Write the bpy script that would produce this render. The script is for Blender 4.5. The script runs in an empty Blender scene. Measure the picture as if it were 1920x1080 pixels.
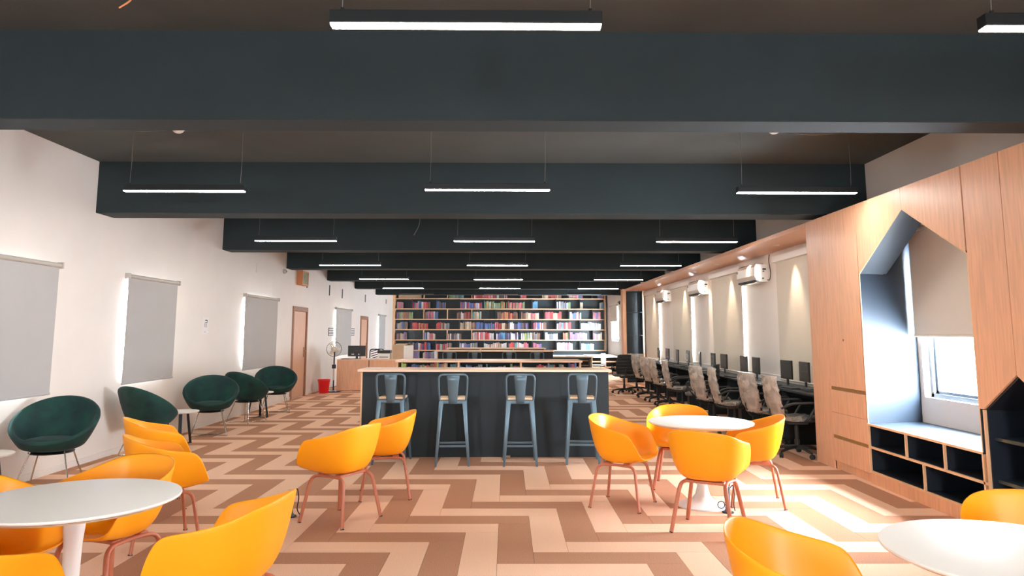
import bpy, bmesh, math, random
from mathutils import Vector, Matrix
random.seed(7)
C = bpy.context.scene.collection
R = math.radians
PI = math.pi

# ------------------------------------------------------------------ camera, sky, exposure
cam_d = bpy.data.cameras.new('camera'); cam = bpy.data.objects.new('camera', cam_d); C.objects.link(cam)
FPX = 1330.0
cam_d.sensor_width = 36; cam_d.lens = FPX/1920*36; cam_d.shift_y = -84/1920; cam_d.clip_start = 0.05; cam_d.clip_end = 200
_th = math.atan(168/FPX); _psi = math.atan(10/(FPX/math.cos(_th)))
_F = Vector((math.sin(_psi)*math.cos(_th), math.cos(_psi)*math.cos(_th), math.sin(_th)))
_R = Vector((math.cos(_psi), -math.sin(_psi), 0)); _U = _R.cross(_F)
_ro = -0.0015
_R2 = _R*math.cos(_ro)-_U*math.sin(_ro); _U2 = _U*math.cos(_ro)+_R*math.sin(_ro)
M = Matrix.Identity(4)
for i in range(3):
    M[i][0] = _R2[i]; M[i][1] = _U2[i]; M[i][2] = -_F[i]
M[2][3] = 1.525
cam.matrix_world = M
bpy.context.scene.camera = cam

SKY = 105.0        # daylight outside the windows
STRIP = 70.0      # pendant light diffusers
SPOT = 60.0       # recessed downlights in the pelmet
w = bpy.data.worlds.new('world'); bpy.context.scene.world = w; w.use_nodes = True
wn = w.node_tree.nodes['Background']; wn.inputs[0].default_value = (0.86, 0.93, 1.0, 1); wn.inputs[1].default_value = SKY
vs = bpy.context.scene.view_settings
vs.view_transform = 'Standard'; vs.look = 'None'; vs.gamma = 1; vs.use_curve_mapping = False; vs.exposure = 0.8

def portal(x, y, z, sy, sz, sign):
    l = bpy.data.lights.new('window_daylight', 'AREA'); l.shape = 'RECTANGLE'; l.size = sy; l.size_y = sz
    l.cycles.is_portal = True
    o = bpy.data.objects.new('window_daylight', l); C.objects.link(o)
    o.location = (x, y, z); o.rotation_euler = (R(90), 0, R(90)*sign)

# ------------------------------------------------------------------ materials
def s2l(v):
    v /= 255.0
    return v/12.92 if v <= 0.04045 else ((v+0.055)/1.055)**2.4
def col(r, g, b): return (s2l(r), s2l(g), s2l(b), 1)
def mat(name, c, rough=0.5, metal=0.0, var=0.0, scale=6.0, stretch=(1, 1, 1), bump=0.0, bscale=60, emit=0, alpha=None, spec=None, coat=0, sheen=0, c2=None, mixf=None):
    m = bpy.data.materials.new(name); m.use_nodes = True
    nt = m.node_tree; b = nt.nodes['Principled BSDF']
    b.inputs['Base Color'].default_value = c; b.inputs['Roughness'].default_value = rough; b.inputs['Metallic'].default_value = metal
    if spec is not None: b.inputs['Specular IOR Level'].default_value = spec
    if coat: b.inputs['Coat Weight'].default_value = coat
    if sheen: b.inputs['Sheen Weight'].default_value = sheen; b.inputs['Sheen Roughness'].default_value = 0.4
    if emit:
        b.inputs['Emission Color'].default_value = c; b.inputs['Emission Strength'].default_value = emit
    tc = nt.nodes.new('ShaderNodeTexCoord'); mp = nt.nodes.new('ShaderNodeMapping'); mp.inputs['Scale'].default_value = stretch
    nt.links.new(tc.outputs['Object'], mp.inputs[0])
    if var or c2:
        n = nt.nodes.new('ShaderNodeTexNoise'); n.inputs['Scale'].default_value = scale; n.inputs['Detail'].default_value = 5
        nt.links.new(mp.outputs[0], n.inputs['Vector'])
        cr = nt.nodes.new('ShaderNodeValToRGB')
        lo = c2 or tuple(max(0, x*(1-var)) for x in c[:3])+(1,)
        hi = c if c2 else tuple(min(1, x*(1+var)) for x in c[:3])+(1,)
        cr.color_ramp.elements[0].position = 0.3; cr.color_ramp.elements[0].color = lo
        cr.color_ramp.elements[1].position = 0.7; cr.color_ramp.elements[1].color = hi
        nt.links.new(n.outputs[0], cr.inputs[0]); nt.links.new(cr.outputs[0], b.inputs['Base Color'])
    if bump:
        n2 = nt.nodes.new('ShaderNodeTexNoise'); n2.inputs['Scale'].default_value = bscale; n2.inputs['Detail'].default_value = 4
        nt.links.new(mp.outputs[0], n2.inputs['Vector'])
        bp = nt.nodes.new('ShaderNodeBump'); bp.inputs['Strength'].default_value = bump; bp.inputs['Distance'].default_value = 0.01
        nt.links.new(n2.outputs[0], bp.inputs['Height']); nt.links.new(bp.outputs[0], b.inputs['Normal'])
    if alpha is not None:
        b.inputs['Alpha'].default_value = alpha
    return m

wallm = mat('wall_paint', col(234, 224, 214), 0.55, var=0.02, scale=2, bump=0.05, bscale=80)
ceilm = mat('ceiling_paint', col(70, 72, 68), 0.85, var=0.10, scale=1.5, bump=0.1, bscale=50)
beamm = mat('beam_paint', col(32, 44, 46), 0.8, var=0.08, scale=2, bump=0.12, bscale=60)
brown_c = mat('carpet_brown', col(188, 136, 106), 0.95, var=0.22, scale=160, bump=0.5, bscale=300, spec=0.1)
pale_c = mat('carpet_pale', col(240, 194, 162), 0.95, var=0.13, scale=160, bump=0.5, bscale=300, spec=0.1)
screed = mat('floor_screed', col(70, 55, 46), 0.95)
wood = mat('light_oak', col(228, 175, 138), 0.42, var=0.10, scale=5, stretch=(9, 9, 0.7), bump=0.03, bscale=60)
wood_h = mat('light_oak_flat', col(240, 200, 168), 0.38, var=0.08, scale=5, stretch=(0.7, 9, 9))
wood_edge = mat('oak_edge', col(232, 188, 146), 0.5, var=0.06, scale=8)
seamm = mat('brass_seam', col(150, 112, 60), 0.5)
teal = mat('dark_teal_laminate', col(42, 56, 62), 0.42, var=0.06, scale=3)
tealn = mat('niche_laminate', col(32, 44, 56), 0.5, var=0.04, scale=3)
blackl = mat('black_laminate', col(18, 30, 34), 0.6, var=0.05, scale=5)
navy = mat('cubby_interior', col(22, 30, 40), 0.5)
white_t = mat('white_tabletop', col(240, 234, 224), 0.5)
white_p = mat('white_plastic', col(235, 232, 226), 0.4)
white_e = mat('tabletop_underside', col(214, 196, 170), 0.5)
yellow = mat('yellow_plastic', col(254, 164, 16), 0.42, spec=0.4)
legw = mat('pink_wood_leg', col(188, 112, 82), 0.45, var=0.1, scale=20, stretch=(6, 6, 1))
rubber = mat('dark_rubber', col(40, 38, 38), 0.7)
velvet = mat('green_velvet', col(8, 66, 54), 0.8, sheen=0.06, c2=col(4, 34, 38), scale=6, bump=0.1, bscale=12)
chrome = mat('chrome', col(205, 200, 190), 0.18, metal=1)
blackm = mat('black_metal', col(34, 36, 36), 0.45, metal=0.3)
stoolm = mat('grey_blue_metal', col(92, 112, 122), 0.3, metal=0.35, var=0.04, scale=4)
stoolw = mat('stool_wood', col(226, 190, 152), 0.5, var=0.12, scale=14, stretch=(1, 8, 1))
plast = mat('black_plastic', col(36, 38, 38), 0.45)
fabric = mat('black_mesh_fabric', col(46, 50, 48), 0.8, bump=0.4, bscale=200)
screen = mat('screen_glass', col(72, 72, 68), 0.25, coat=0.2)
blindm = mat('blind_fabric', col(182, 178, 174), 0.85, var=0.02, scale=2, bump=0.05, bscale=400)
blindr = mat('blind_fabric_warm', col(214, 204, 188), 0.85, var=0.02, scale=2, bump=0.05, bscale=400)
blindt = mat('blind_tube', col(186, 178, 166), 0.4)
alum = mat('window_aluminium', col(120, 130, 140), 0.35, metal=0.5)
doorm = mat('door_leaf', col(222, 176, 146), 0.5, var=0.06, scale=5, stretch=(8, 8, 0.8))
doorf = mat('door_frame_wood', col(158, 112, 86), 0.5, var=0.1, scale=8, stretch=(6, 6, 1))
brass = mat('brass', col(170, 130, 80), 0.3, metal=0.9)
redp = mat('red_plastic', col(226, 8, 22), 0.35)
card = mat('cardboard', col(200, 170, 140), 0.8, var=0.06, scale=4)
paperw = mat('white_paper', col(236, 232, 228), 0.8)
ink = mat('print_ink', col(40, 40, 44), 0.8)
dgrey = mat('dark_grey_plastic', col(60, 66, 70), 0.5)
fanw = mat('fan_plastic', col(225, 215, 195), 0.4)
led = mat('led_diffuser', (1.0, 0.97, 0.93, 1), 0.5, emit=STRIP)
ledoff = mat('led_diffuser_off', col(190, 190, 186), 0.5)
spotm = mat('downlight_lens', (1.0, 0.85, 0.66, 1), 0.5, emit=60)
acw = mat('aircon_plastic', col(232, 224, 212), 0.35)
orangef = mat('orange_frame', col(206, 130, 84), 0.5)
pict = mat('green_picture', col(146, 146, 90), 0.5, c2=col(96, 100, 50), scale=8)
cable = mat('steel_cable', col(120, 116, 108), 0.5)
glass = bpy.data.materials.new('window_glass'); glass.use_nodes = True
nt = glass.node_tree; nt.nodes.clear()
_o = nt.nodes.new('ShaderNodeOutputMaterial'); _mx = nt.nodes.new('ShaderNodeMixShader'); _t = nt.nodes.new('ShaderNodeBsdfTransparent'); _g = nt.nodes.new('ShaderNodeBsdfGlossy')
_mx.inputs[0].default_value = 0.06; _g.inputs['Roughness'].default_value = 0.02; _t.inputs[0].default_value = (0.96, 0.98, 1, 1)
nt.links.new(_t.outputs[0], _mx.inputs[1]); nt.links.new(_g.outputs[0], _mx.inputs[2]); nt.links.new(_mx.outputs[0], _o.inputs[0])
wrap = bpy.data.materials.new('clear_plastic_wrap'); wrap.use_nodes = True
nt = wrap.node_tree; _b = nt.nodes['Principled BSDF']; _b.inputs['Base Color'].default_value = col(208, 194, 178); _b.inputs['Roughness'].default_value = 0.3
_b.inputs['Specular IOR Level'].default_value = 0.9
_tc = nt.nodes.new('ShaderNodeTexCoord'); _n = nt.nodes.new('ShaderNodeTexNoise'); _n.inputs['Scale'].default_value = 5; _n.inputs['Detail'].default_value = 4; _n.inputs['Distortion'].default_value = 1.2
_cr = nt.nodes.new('ShaderNodeValToRGB'); _cr.color_ramp.elements[0].position = .35; _cr.color_ramp.elements[0].color = (.5, .5, .5, 1); _cr.color_ramp.elements[1].position = .62; _cr.color_ramp.elements[1].color = (.93, .93, .93, 1)
_bp = nt.nodes.new('ShaderNodeBump'); _bp.inputs['Strength'].default_value = 1.0; _bp.inputs['Distance'].default_value = 0.03
nt.links.new(_tc.outputs['Object'], _n.inputs['Vector']); nt.links.new(_n.outputs[0], _cr.inputs[0]); nt.links.new(_cr.outputs[0], _b.inputs['Alpha']); nt.links.new(_n.outputs[0], _bp.inputs['Height']); nt.links.new(_bp.outputs[0], _b.inputs['Normal'])

# ------------------------------------------------------------------ mesh helpers
class MB:
    def __init__(s): s.v = []; s.f = []
    def box(s, x0, x1, y0, y1, z0, z1, m=None):
        n = len(s.v)
        vv = [(x, y, z) for z in (z0, z1) for y in (y0, y1) for x in (x0, x1)]
        if m is not None: vv = [tuple(m @ Vector(p)) for p in vv]
        s.v += vv
        s.f += [tuple(n+i for i in q) for q in ((0, 2, 3, 1), (4, 5, 7, 6), (0, 1, 5, 4), (2, 6, 7, 3), (0, 4, 6, 2), (1, 3, 7, 5))]
        return s
    def tube(s, pts, r, n=8, r2=None, closed=False, flat=None):
        pts = [Vector(p) for p in pts]; k = len(pts); base = len(s.v)
        up = None
        for i, p in enumerate(pts):
            if closed: d = pts[(i+1) % k]-pts[i-1]
            else: d = pts[min(i+1, k-1)]-pts[max(i-1, 0)]
            if d.length < 1e-9: d = Vector((0, 0, 1))
            d.normalize()
            if up is None:
                up = Vector((0, 0, 1)) if abs(d.z) < 0.9 else Vector((1, 0, 0))
            a = up-d*up.dot(d)
            if a.length < 1e-6: a = Vector((1, 0, 0))-d*d.x
            a.normalize(); up = a; b = d.cross(a)
            rr = r if r2 is None else r+(r2-r)*i/(k-1)
            ra, rb = (rr, rr) if flat is None else (rr, rr*flat)
            for j in range(n):
                t = 2*PI*j/n
                s.v.append(tuple(p+a*math.cos(t)*ra+b*math.sin(t)*rb))
        m = k if closed else k-1
        for i in range(m):
            for j in range(n):
                A = base+i*n+j; B = base+i*n+(j+1) % n; Cc = base+((i+1) % k)*n+(j+1) % n; D = base+((i+1) % k)*n+j
                s.f.append((A, B, Cc, D))
        if not closed:
            s.f.append(tuple(base+j for j in reversed(range(n)))); s.f.append(tuple(base+(k-1)*n+j for j in range(n)))
        return s
    def lathe(s, prof, n=24, cx=0, cy=0, cz=0, m=None):
        base = len(s.v); k = len(prof)
        for r, z in prof:
            for j in range(n):
                t = 2*PI*j/n; p = Vector((cx+r*math.cos(t), cy+r*math.sin(t), cz+z))
                s.v.append(tuple(m @ p) if m is not None else tuple(p))
        for i in range(k-1):
            for j in range(n):
                s.f.append((base+i*n+j, base+i*n+(j+1) % n, base+(i+1)*n+(j+1) % n, base+(i+1)*n+j))
        s.f.append(tuple(base+j for j in reversed(range(n)))); s.f.append(tuple(base+(k-1)*n+j for j in range(n)))
        return s
    def prism(s, poly, f0, f1):   # poly list of 2-tuples; f0,f1 map 2-tuple -> 3D
        n = len(s.v); k = len(poly)
        s.v += [f0(*p) for p in poly]+[f1(*p) for p in poly]
        s.f.append(tuple(range(n, n+k))); s.f.append(tuple(range(n+2*k-1, n+k-1, -1)))
        for i in range(k): s.f.append((n+i, n+k+i, n+k+(i+1) % k, n+(i+1) % k))
        return s
    def data(s, name, ms, smooth=False, bevel=0, seg=2):
        me = bpy.data.meshes.new(name); bm = bmesh.new()
        vs_ = [bm.verts.new(v) for v in s.v]
        for f in s.f:
            try: bm.faces.new([vs_[i] for i in f])
            except ValueError: pass
        bmesh.ops.recalc_face_normals(bm, faces=bm.faces)
        if bevel: bmesh.ops.bevel(bm, geom=list(bm.edges), offset=bevel, segments=seg, affect='EDGES', profile=0.6, clamp_overlap=True)
        bm.to_mesh(me); bm.free()
        for mm in (ms if isinstance(ms, (list, tuple)) else [ms]): me.materials.append(mm)
        if smooth:
            for p in me.polygons: p.use_smooth = True
            try: me.set_sharp_from_angle(angle=R(smooth if smooth is not True else 45))
            except Exception: pass
        return me
    def build(s, name, ms, parent=None, smooth=False, bevel=0, seg=2):
        o = bpy.data.objects.new(name, s.data(name, ms, smooth, bevel, seg)); C.objects.link(o)
        if parent: o.parent = parent
        return o
def tag(o, label, cat, group=None, kind=None):
    o['label'] = label; o['category'] = cat
    if group: o['group'] = group
    if kind: o['kind'] = kind
    return o
def thing(name, loc, rz, label, cat, group=None):
    o = bpy.data.objects.new(name, None); C.objects.link(o); o.empty_display_size = 0.1
    o.location = loc; o.rotation_euler = (0, 0, rz)
    return tag(o, label, cat, group)
def struct(name, mb, ms, parent=None, **k):
    o = mb.build(name, ms, parent, **k)
    if not parent: o['kind'] = 'structure'
    return o
KIDS = {}
def dup(root, loc, rz, label, group=None):
    r = root.copy(); C.objects.link(r); r.location = loc; r.rotation_euler = (0, 0, rz); r['label'] = label
    if group: r['group'] = group
    for ch in list(root.children):
        c = ch.copy(); C.objects.link(c); c.parent = r
        for g in list(ch.children):
            d = g.copy(); C.objects.link(d); d.parent = c
    return r
def face(fx, fy): return math.atan2(-fx, fy)     # rotation turning local +y towards (fx,fy)
def arc(p0, p1, p2, n=6):
    p0, p1, p2 = Vector(p0), Vector(p1), Vector(p2)
    return [p0*(1-t)**2+p1*2*t*(1-t)+p2*t*t for t in [i/n for i in range(n+1)]]
def bend(pts, r=0.04, n=5):      # round the corners of a polyline
    pts = [Vector(p) for p in pts]; out = [pts[0]]
    for i in range(1, len(pts)-1):
        a = (pts[i-1]-pts[i]); b = (pts[i+1]-pts[i]); ra = min(r, a.length*.49, b.length*.49)
        out += arc(pts[i]+a.normalized()*ra, pts[i], pts[i]+b.normalized()*ra, n)
    out.append(pts[-1]); return out

# ------------------------------------------------------------------ room shell
XL, XR, ZC = -4.95, 4.38, 3.58
Y0, Y1 = -3.0, 31.4
floor = struct('floor', MB().box(XL-0.2, XR+0.2, Y0-.2, Y1+.2, -0.15, -0.007), screed)
# carpet planks 25 x 100 cm in a stepped herringbone; light and dark bands
PX, PY, S = -0.06, 5.95, 0.25
def project(x, y, z):
    d = Vector((x, y, z-1.525)); dz = d.dot(_F)
    if dz < 0.1: return None
    return (960+FPX*d.dot(_R2)/dz, 456-FPX*d.dot(_U2)/dz, dz)
def clip(a0, a1, b0, b1): return max(a0, b0), min(a1, b1)
planks = []
for k in range(-90, 140):
    for m in range(-30, 30):
        i0 = k+4*m; j0 = k-4*m
        for (a, b, cc, d) in ((i0, i0+1, j0-4, j0), (i0+1, i0+5, j0-4, j0-3)):
            x0, x1 = clip(PX+a*S, PX+b*S, XL, XR); y0, y1 = clip(PY+cc*S, PY+d*S, Y0, Y1)
            if x1-x0 < 0.01 or y1-y0 < 0.01: continue
            planks.append((x0, x1, y0, y1, k % 2))
def plank_size(p):
    pj = project((p[0]+p[1])/2, (p[2]+p[3])/2, 0)
    if not pj or not (-80 < pj[0] < 2000) or pj[1] > 1140: return 0
    return 1/pj[2]**2*(p[1]-p[0])*(p[3]-p[2])
planks.sort(key=plank_size, reverse=True)
G = 0.0012
cacheP = {}
for n_, p in enumerate(planks[:300]):
    x0, x1, y0, y1, kk = p
    key = (round(x1-x0, 3), round(y1-y0, 3), kk)
    if key not in cacheP:
        w2, h2 = (x1-x0)/2-G, (y1-y0)/2-G
        cacheP[key] = MB().box(-w2, w2, -h2, h2, -0.006, 0).data('carpet_plank', pale_c if kk else brown_c)
    o = bpy.data.objects.new('carpet_plank', cacheP[key]); C.objects.link(o); o.parent = floor
    o.location = ((x0+x1)/2, (y0+y1)/2, random.uniform(-0.0006, 0))
for kk, m_ in ((0, brown_c), (1, pale_c)):
    mb = MB()
    for p in planks[300:]:
        if p[4] == kk: mb.box(p[0]+G, p[1]-G, p[2]+G, p[3]-G, -0.006, 0)
    o = mb.build('carpet_planks', m_, floor); o['kind'] = 'stuff'

def yz_wall(name, xa, xb, y0, y1, z0, z1, holes, m):
    mb = MB(); ys = sorted({y0, y1} | {h[0] for h in holes} | {h[1] for h in holes})
    for a, b in zip(ys, ys[1:]):
        zs = [z0, z1]; cut = [h for h in holes if h[0] <= a+1e-6 and h[1] >= b-1e-6]
        if not cut: mb.box(xa, xb, a, b, z0, z1)
        else:
            h = cut[0]; mb.box(xa, xb, a, b, z0, h[2]) if h[2] > z0 else None; mb.box(xa, xb, a, b, h[3], z1)
    return struct(name, mb, m)
# windows: (y0, y1, z0, z1)
LW = [(6.42, 7.62, .95, 2.16), (9.27, 10.5, .95, 2.16), (13.44, 15.15, .95, 2.14), (20.60, 22.4, .95, 2.14), (27.52, 28.8, .95, 2.12)]
RW = [(5.85, 7.53, .86, 2.42), (9.5, 11.2, .95, 2.6), (13.10, 14.8, .95, 2.6), (16.76, 18.4, .95, 2.6), (20.32, 22.0, .95, 2.6), (24.4, 26.0, .9, 1.5), (27.9, 29.7, 1.2, 2.5)]
DL = [(16.52, 17.72, 0.0, 2.13), (24.2, 25.45, 0.0, 2.08)]
yz_wall('wall_left', XL-.22, XL, Y0, Y1, -.1, ZC+.1, LW+[(a-.01, b+.01, c_-.1 if 0 else 0, d+.01) for a, b, c_, d in DL], wallm)
yz_wall('wall_right', XR, XR+.22, Y0, Y1, -.1, ZC+.1, RW, wallm)
struct('wall_back', MB().box(XL-.2, XR+.2, Y1, Y1+.2, -.1, ZC+.1), wallm)
fw_ = MB(); FILL_WIN = [(-3.3, -2.75), (1.9, 2.45)]  # rear wall openings added as fill light, out of view
fw_.box(XL-.2, XR+.2, Y0-.2, Y0, -.1, .9).box(XL-.2, XR+.2, Y0-.2, Y0, 2.2, ZC+.1)
for a, b in ((XL-.2, FILL_WIN[0][0]), (FILL_WIN[0][1], FILL_WIN[1][0]), (FILL_WIN[1][1], XR+.2)): fw_.box(a, b, Y0-.2, Y0, .9, 2.2)
struct('wall_front', fw_, wallm)
for a, b in FILL_WIN:  # added fill windows behind the camera, sized to brighten camera-facing sides
    fr = MB()
    for q in ((a, b, .9, .95), (a, b, 2.15, 2.2), (a, a+.05, .9, 2.2), (b-.05, b, .9, 2.2)): fr.box(q[0], q[1], Y0-.13, Y0-.07, q[2], q[3])
    f = struct('window_%d' % (13 if a < 0 else 14), fr, alum); MB().box(a+.05, b-.05, Y0-.104, Y0-.096, .95, 2.15).build('pane', glass, f)
    l = bpy.data.lights.new('window_daylight', 'AREA'); l.shape = 'RECTANGLE'; l.size = b-a; l.size_y = 1.3; l.cycles.is_portal = True
    o = bpy.data.objects.new('window_daylight', l); C.objects.link(o); o.location = ((a+b)/2, Y0-.18, 1.55); o.rotation_euler = (R(90), 0, 0)
struct('ceiling', MB().box(XL-.2, XR+.2, Y0-.2, Y1+.2, ZC, ZC+.15), ceilm)
nw = 0
for side, L in ((-1, LW), (1, RW)):
    for (a, b, z0, z1) in L:
        nw += 1
        X = XL-.12 if side < 0 else XR+.10
        fr = MB(); t = .045; mid = (a+b)/2
        for q in ((a, b, z0, z0+t), (a, b, z1-t, z1), (a, a+t, z0, z1), (b-t, b, z0, z1)): fr.box(X-.03, X+.03, *q)
        f = struct('window_%d' % nw, fr, alum); f['label'] = 'grey aluminium window frame'
        s1 = MB()
        for q in ((a+t, mid+.02, z0+t, z0+t+.03), (a+t, mid+.02, z1-t-.03, z1-t), (a+t, a+t+.035, z0+t, z1-t), (mid-.015, mid+.02, z0+t, z1-t)): s1.box(X-.018, X, *q)
        s1.build('sash', alum, f)
        s2 = MB()
        for q in ((mid-.02, b-t, z0+t, z0+t+.03), (mid-.02, b-t, z1-t-.03, z1-t), (b-t-.035, b-t, z0+t, z1-t), (mid-.02, mid+.015, z0+t, z1-t)): s2.box(X+.001, X+.018, *q)
        s2.build('sash', alum, f)
        MB().box(X-.011, X-.007, a+t, mid, z0+t, z1-t).build('pane', glass, f)
        MB().box(X+.007, X+.011, mid, b-t, z0+t, z1-t).build('pane', glass, f)
        MB().box(XL-.22 if side < 0 else XR, XL if side < 0 else XR+.22, a, b, z0-.001, z0+.006).build('window_sill', white_p, f)
        portal(XL-.2 if side < 0 else XR+.2, mid, (z0+z1)/2, b-a, z1-z0, 1 if side > 0 else -1)
# ceiling beams
beams = [0.85, 4.66, 8.46, 12.3, 15.92, 19.55, 23.15, 26.84]
for i, y in enumerate(beams):
    th_ = .27 if y < 5 else .40
    struct('trim_%d' % (i+1), MB().box(XL, XR, y, y+th_, 2.95, ZC+.01), beamm, bevel=0.006, seg=1)['label'] = 'deep dark grey ceiling beam'
for side, X0_, X1_ in (('left', XL, XL+.012),):
    mb = MB()
    ys = [Y0, DL[0][0], DL[0][1], DL[1][0], DL[1][1], Y1-.5]
    for a, b in ((0, 1), (2, 3), (4, 5)): mb.box(X0_, X1_, ys[a], ys[b], 0, .07)
    struct('baseboard_'+side, mb, wallm)
# doors in the left wall
for i, (a, b, z0, z1) in enumerate(DL):
    fr = MB(); t = .075; xa, xb = XL-.16, XL+.03
    fr.box(xa, xb, a, a+t, 0, z1).box(xa, xb, b-t, b, 0, z1).box(xa, xb, a+t, b-t, z1-t-.03, z1)
    d = struct('door_%d' % (i+1), fr, doorf, bevel=.004, seg=1)
    MB().box(XL-.05, XL-.005, a+t+.004, b-t-.004, .008, z1-t-.034).build('door_leaf', doorm, d)
    MB().box(XL-.16, XL-.05, a+t, b-t, 0.0, z1-t-.03).build('door_backing', doorf, d)
    MB().box(XL-.006, XL+.004, b-t-.12, b-t-.07, .93, 1.17).tube([(XL, b-t-.095, 1.08), (XL+.055, b-t-.095, 1.08), (XL+.055, b-t-.22, 1.08)], .01, 8).build('door_handle', brass, d)
    for zz in (.35, 1.55, 1.85): MB().tube([(XL+.004, a+t+.002, zz-.06), (XL+.004, a+t+.002, zz+.06)], .012, 8).build('hinge', brass, d)

# ------------------------------------------------------------------ roller blinds
def blind(side, y0, y1, ztop, zbot, label, group, m, header=False):
    X = XL+.05 if side < 0 else XR-.055
    t = thing('roller_blind', (X, (y0+y1)/2, zbot), 0, label, 'blind', group)
    h = (y1-y0)/2; H = ztop-zbot
    MB().box(-.0015, .0015, -h+.02, h-.02, .02, H).build('fabric', m, t)
    MB().tube([(-.0, -h+.015, .012), (0, h-.015, .012)], .014, 10, flat=.6).build('hem_bar', m, t, smooth=True)
    MB().tube([(0, -h, H), (0, h, H)], .026, 12).build('roller_tube', blindt, t, smooth=True)
    for s in (-1, 1): MB().box(-.035, .035, s*h-.012, s*h+.012, H-.035, H+.035).build('bracket', blindt, t, bevel=.004, seg=1)
    MB().tube([(side*-.01, -h-.01, H-.02), (side*-.01, -h-.012, H*.35), (side*-.01, -h-.02, H*.30), (side*-.01, -h-.028, H*.35), (side*-.01, -h-.022, H-.02)], .0025, 5).build('pull_chain', white_p, t)
    if header: MB().box(-.05 if side > 0 else -.02, .06 if side > 0 else .02, -h-.02, h+.02, H-.03, H+.07).build('header_box', white_p, t, bevel=.005, seg=1)
for (a, b, c_, d, nm) in ((6.38, 7.80, 2.25, .86, 'grey roller blind nearest the camera on left wall'), (9.2, 10.62, 2.25, .86, 'grey roller blind behind the second green armchair'),
                      (13.36, 15.3, 2.22, .82, 'grey roller blind on left wall just before the first door'), (20.5, 22.6, 2.22, .85, 'grey roller blind between two printed boards behind the fan'),
                      (27.4, 28.9, 2.2, .88, 'farthest grey roller blind on the left wall, past both doors')):
    blind(-1, a, b, c_, d, nm, 'roller blinds on the left wall', blindm)
for (a, b, c_, d, nm) in ((9.42, 11.34, 2.68, .80, 'tall beige roller blind beside the wooden cupboard, nearest over the desks'), (13.0, 14.94, 2.68, .80, 'tall beige roller blind between the first and second air conditioners'),
                      (16.62, 18.54, 2.68, .80, 'tall beige roller blind between the second and third air conditioners'), (20.18, 22.12, 2.68, .80, 'tall beige roller blind farthest along the computer desks')):
    blind(1, a, b, c_, d, nm, 'tall blinds over the computer desks', blindr, True)
blind(1, 5.75, 7.56, 2.62, 1.49, 'half lowered beige blind inside the house-shaped window niche', 'half lowered blinds', blindr)
blind(1, 27.85, 29.75, 2.62, 1.98, 'half lowered pale blind on window beside the back bookcase', 'half lowered blinds', blindr)

# ------------------------------------------------------------------ pendant lights
def pendant(on):
    t = thing('pendant_light', (0, 0, 0), 0, '', 'light', 'linear pendant lights under the ceiling')
    L = .61
    MB().box(-L, L, -.032, .032, .018, .078).build('housing', blackm, t, bevel=.003, seg=1)
    MB().box(-L+.004, L-.004, -.027, .027, .011, .0175).build('diffuser', led if on else ledoff, t)
    for s in (-1, 1):
        MB().tube([(s*.56, 0, .078), (s*.56+.006, 0, .3), (s*.56, 0, ZC-2.88)], .0022, 5).build('cable', cable, t)
        MB().tube([(s*.56, 0, .078), (s*.56, 0, .10)], .008, 8).build('cable_grip', blackm, t)
    return t
PROTO_ON = pendant(True); PROTO_OFF = pendant(False); first = {True: True, False: True}
rows = [('nearest', 3.05, 2.88, (None, -.185, 2.76), True), ('second', 7.1, 2.93, (-3.27, -.19, 2.96), True), ('third', 10.6, 2.875, (-3.17, -.185, 2.87), True), ('fourth', 14.2, 2.85, (-3.14, -.185, 2.9), True),
        ('fifth', 17.7, 2.83, (-3.06, -.21, 2.8), True), ('sixth', 21.3, 2.83, (-3.1, -.2, 2.75), True), ('seventh', 25.2, 2.87, (-3.2, -.2, 2.75), False), ('rear', -0.6, 2.88, (-3.2, -.2, 2.8), True)]
for nm, y, z, xs, on in rows:
    for i, x in enumerate(xs):
        if x is None: continue
        yy = y+(-.3 if (i == 1 and nm == 'second') else 0); zz = z-(.04 if (i == 1 and nm == 'second') else 0)
        lab = '%s black linear pendant light in the %s row from the camera, %s' % (('lit' if on else 'unlit'), nm, ('left one', 'middle one', 'right one')[i])
        if nm == 'rear': lab = 'lit black linear pendant light behind the camera, %s' % ('left one', 'middle one', 'right one')[i]
        pr = PROTO_ON if on else PROTO_OFF
        if first[on]: pr.location = (x, yy, zz); pr['label'] = lab; first[on] = False
        else: dup(pr, (x, yy, zz), 0, lab)
for i, (x, y, la) in enumerate(((-3.35, 7.05, 'left'), (2.72, 7.0, 'right'))):
    t = thing('smoke_detector', (x, y, ZC), 0, 'white domed smoke detector on ceiling above the %s pendant of the second row' % la, 'detector', 'ceiling smoke detectors')
    MB().lathe([(.06, 0), (.06, -.012)], 20).build('base_ring', white_p, t, smooth=True); MB().lathe([(.052, -.012), (.048, -.028), (.03, -.04), (.01, -.044)], 20).build('dome', white_p, t, smooth=True)
for pts, la in ((((-3.8, 7.1, 3.57), (-3.7, 7.08, 3.56), (-3.45, 7.05, 3.57)), 'short dark wire on ceiling beside the left smoke detector'),
                (((.0-.8, 6.9, 3.57), (-.6, 6.9, 3.53), (-.35, 6.92, 3.555), (-.2, 6.95, 3.57)), 'loose dark wire on ceiling above the middle pendant of second row'),
                (((2.8, 7.0, 3.57), (2.95, 7.0, 3.54), (3.15, 7.02, 3.53), (3.5, 7.05, 3.57)), 'drooping dark wire on ceiling beside the right smoke detector'),
                (((-1.32, 10.6, 3.57), (-1.31, 10.6, 3.15), (-1.4, 10.6, 2.98)), 'loose pale wire dangling behind the second ceiling beam'),
                (((-1.66, 3.05, 3.57), (-1.66, 3.0, 2.99), (-1.72, 3.0, 2.95)), 'curled orange wire end hanging at top left')):
    tag(MB().tube(bend(pts, .1), .004, 6).build('loose_wire', cable if 'orange' not in la else orangef, smooth=True), la, 'wire', 'loose ceiling wires')

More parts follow.
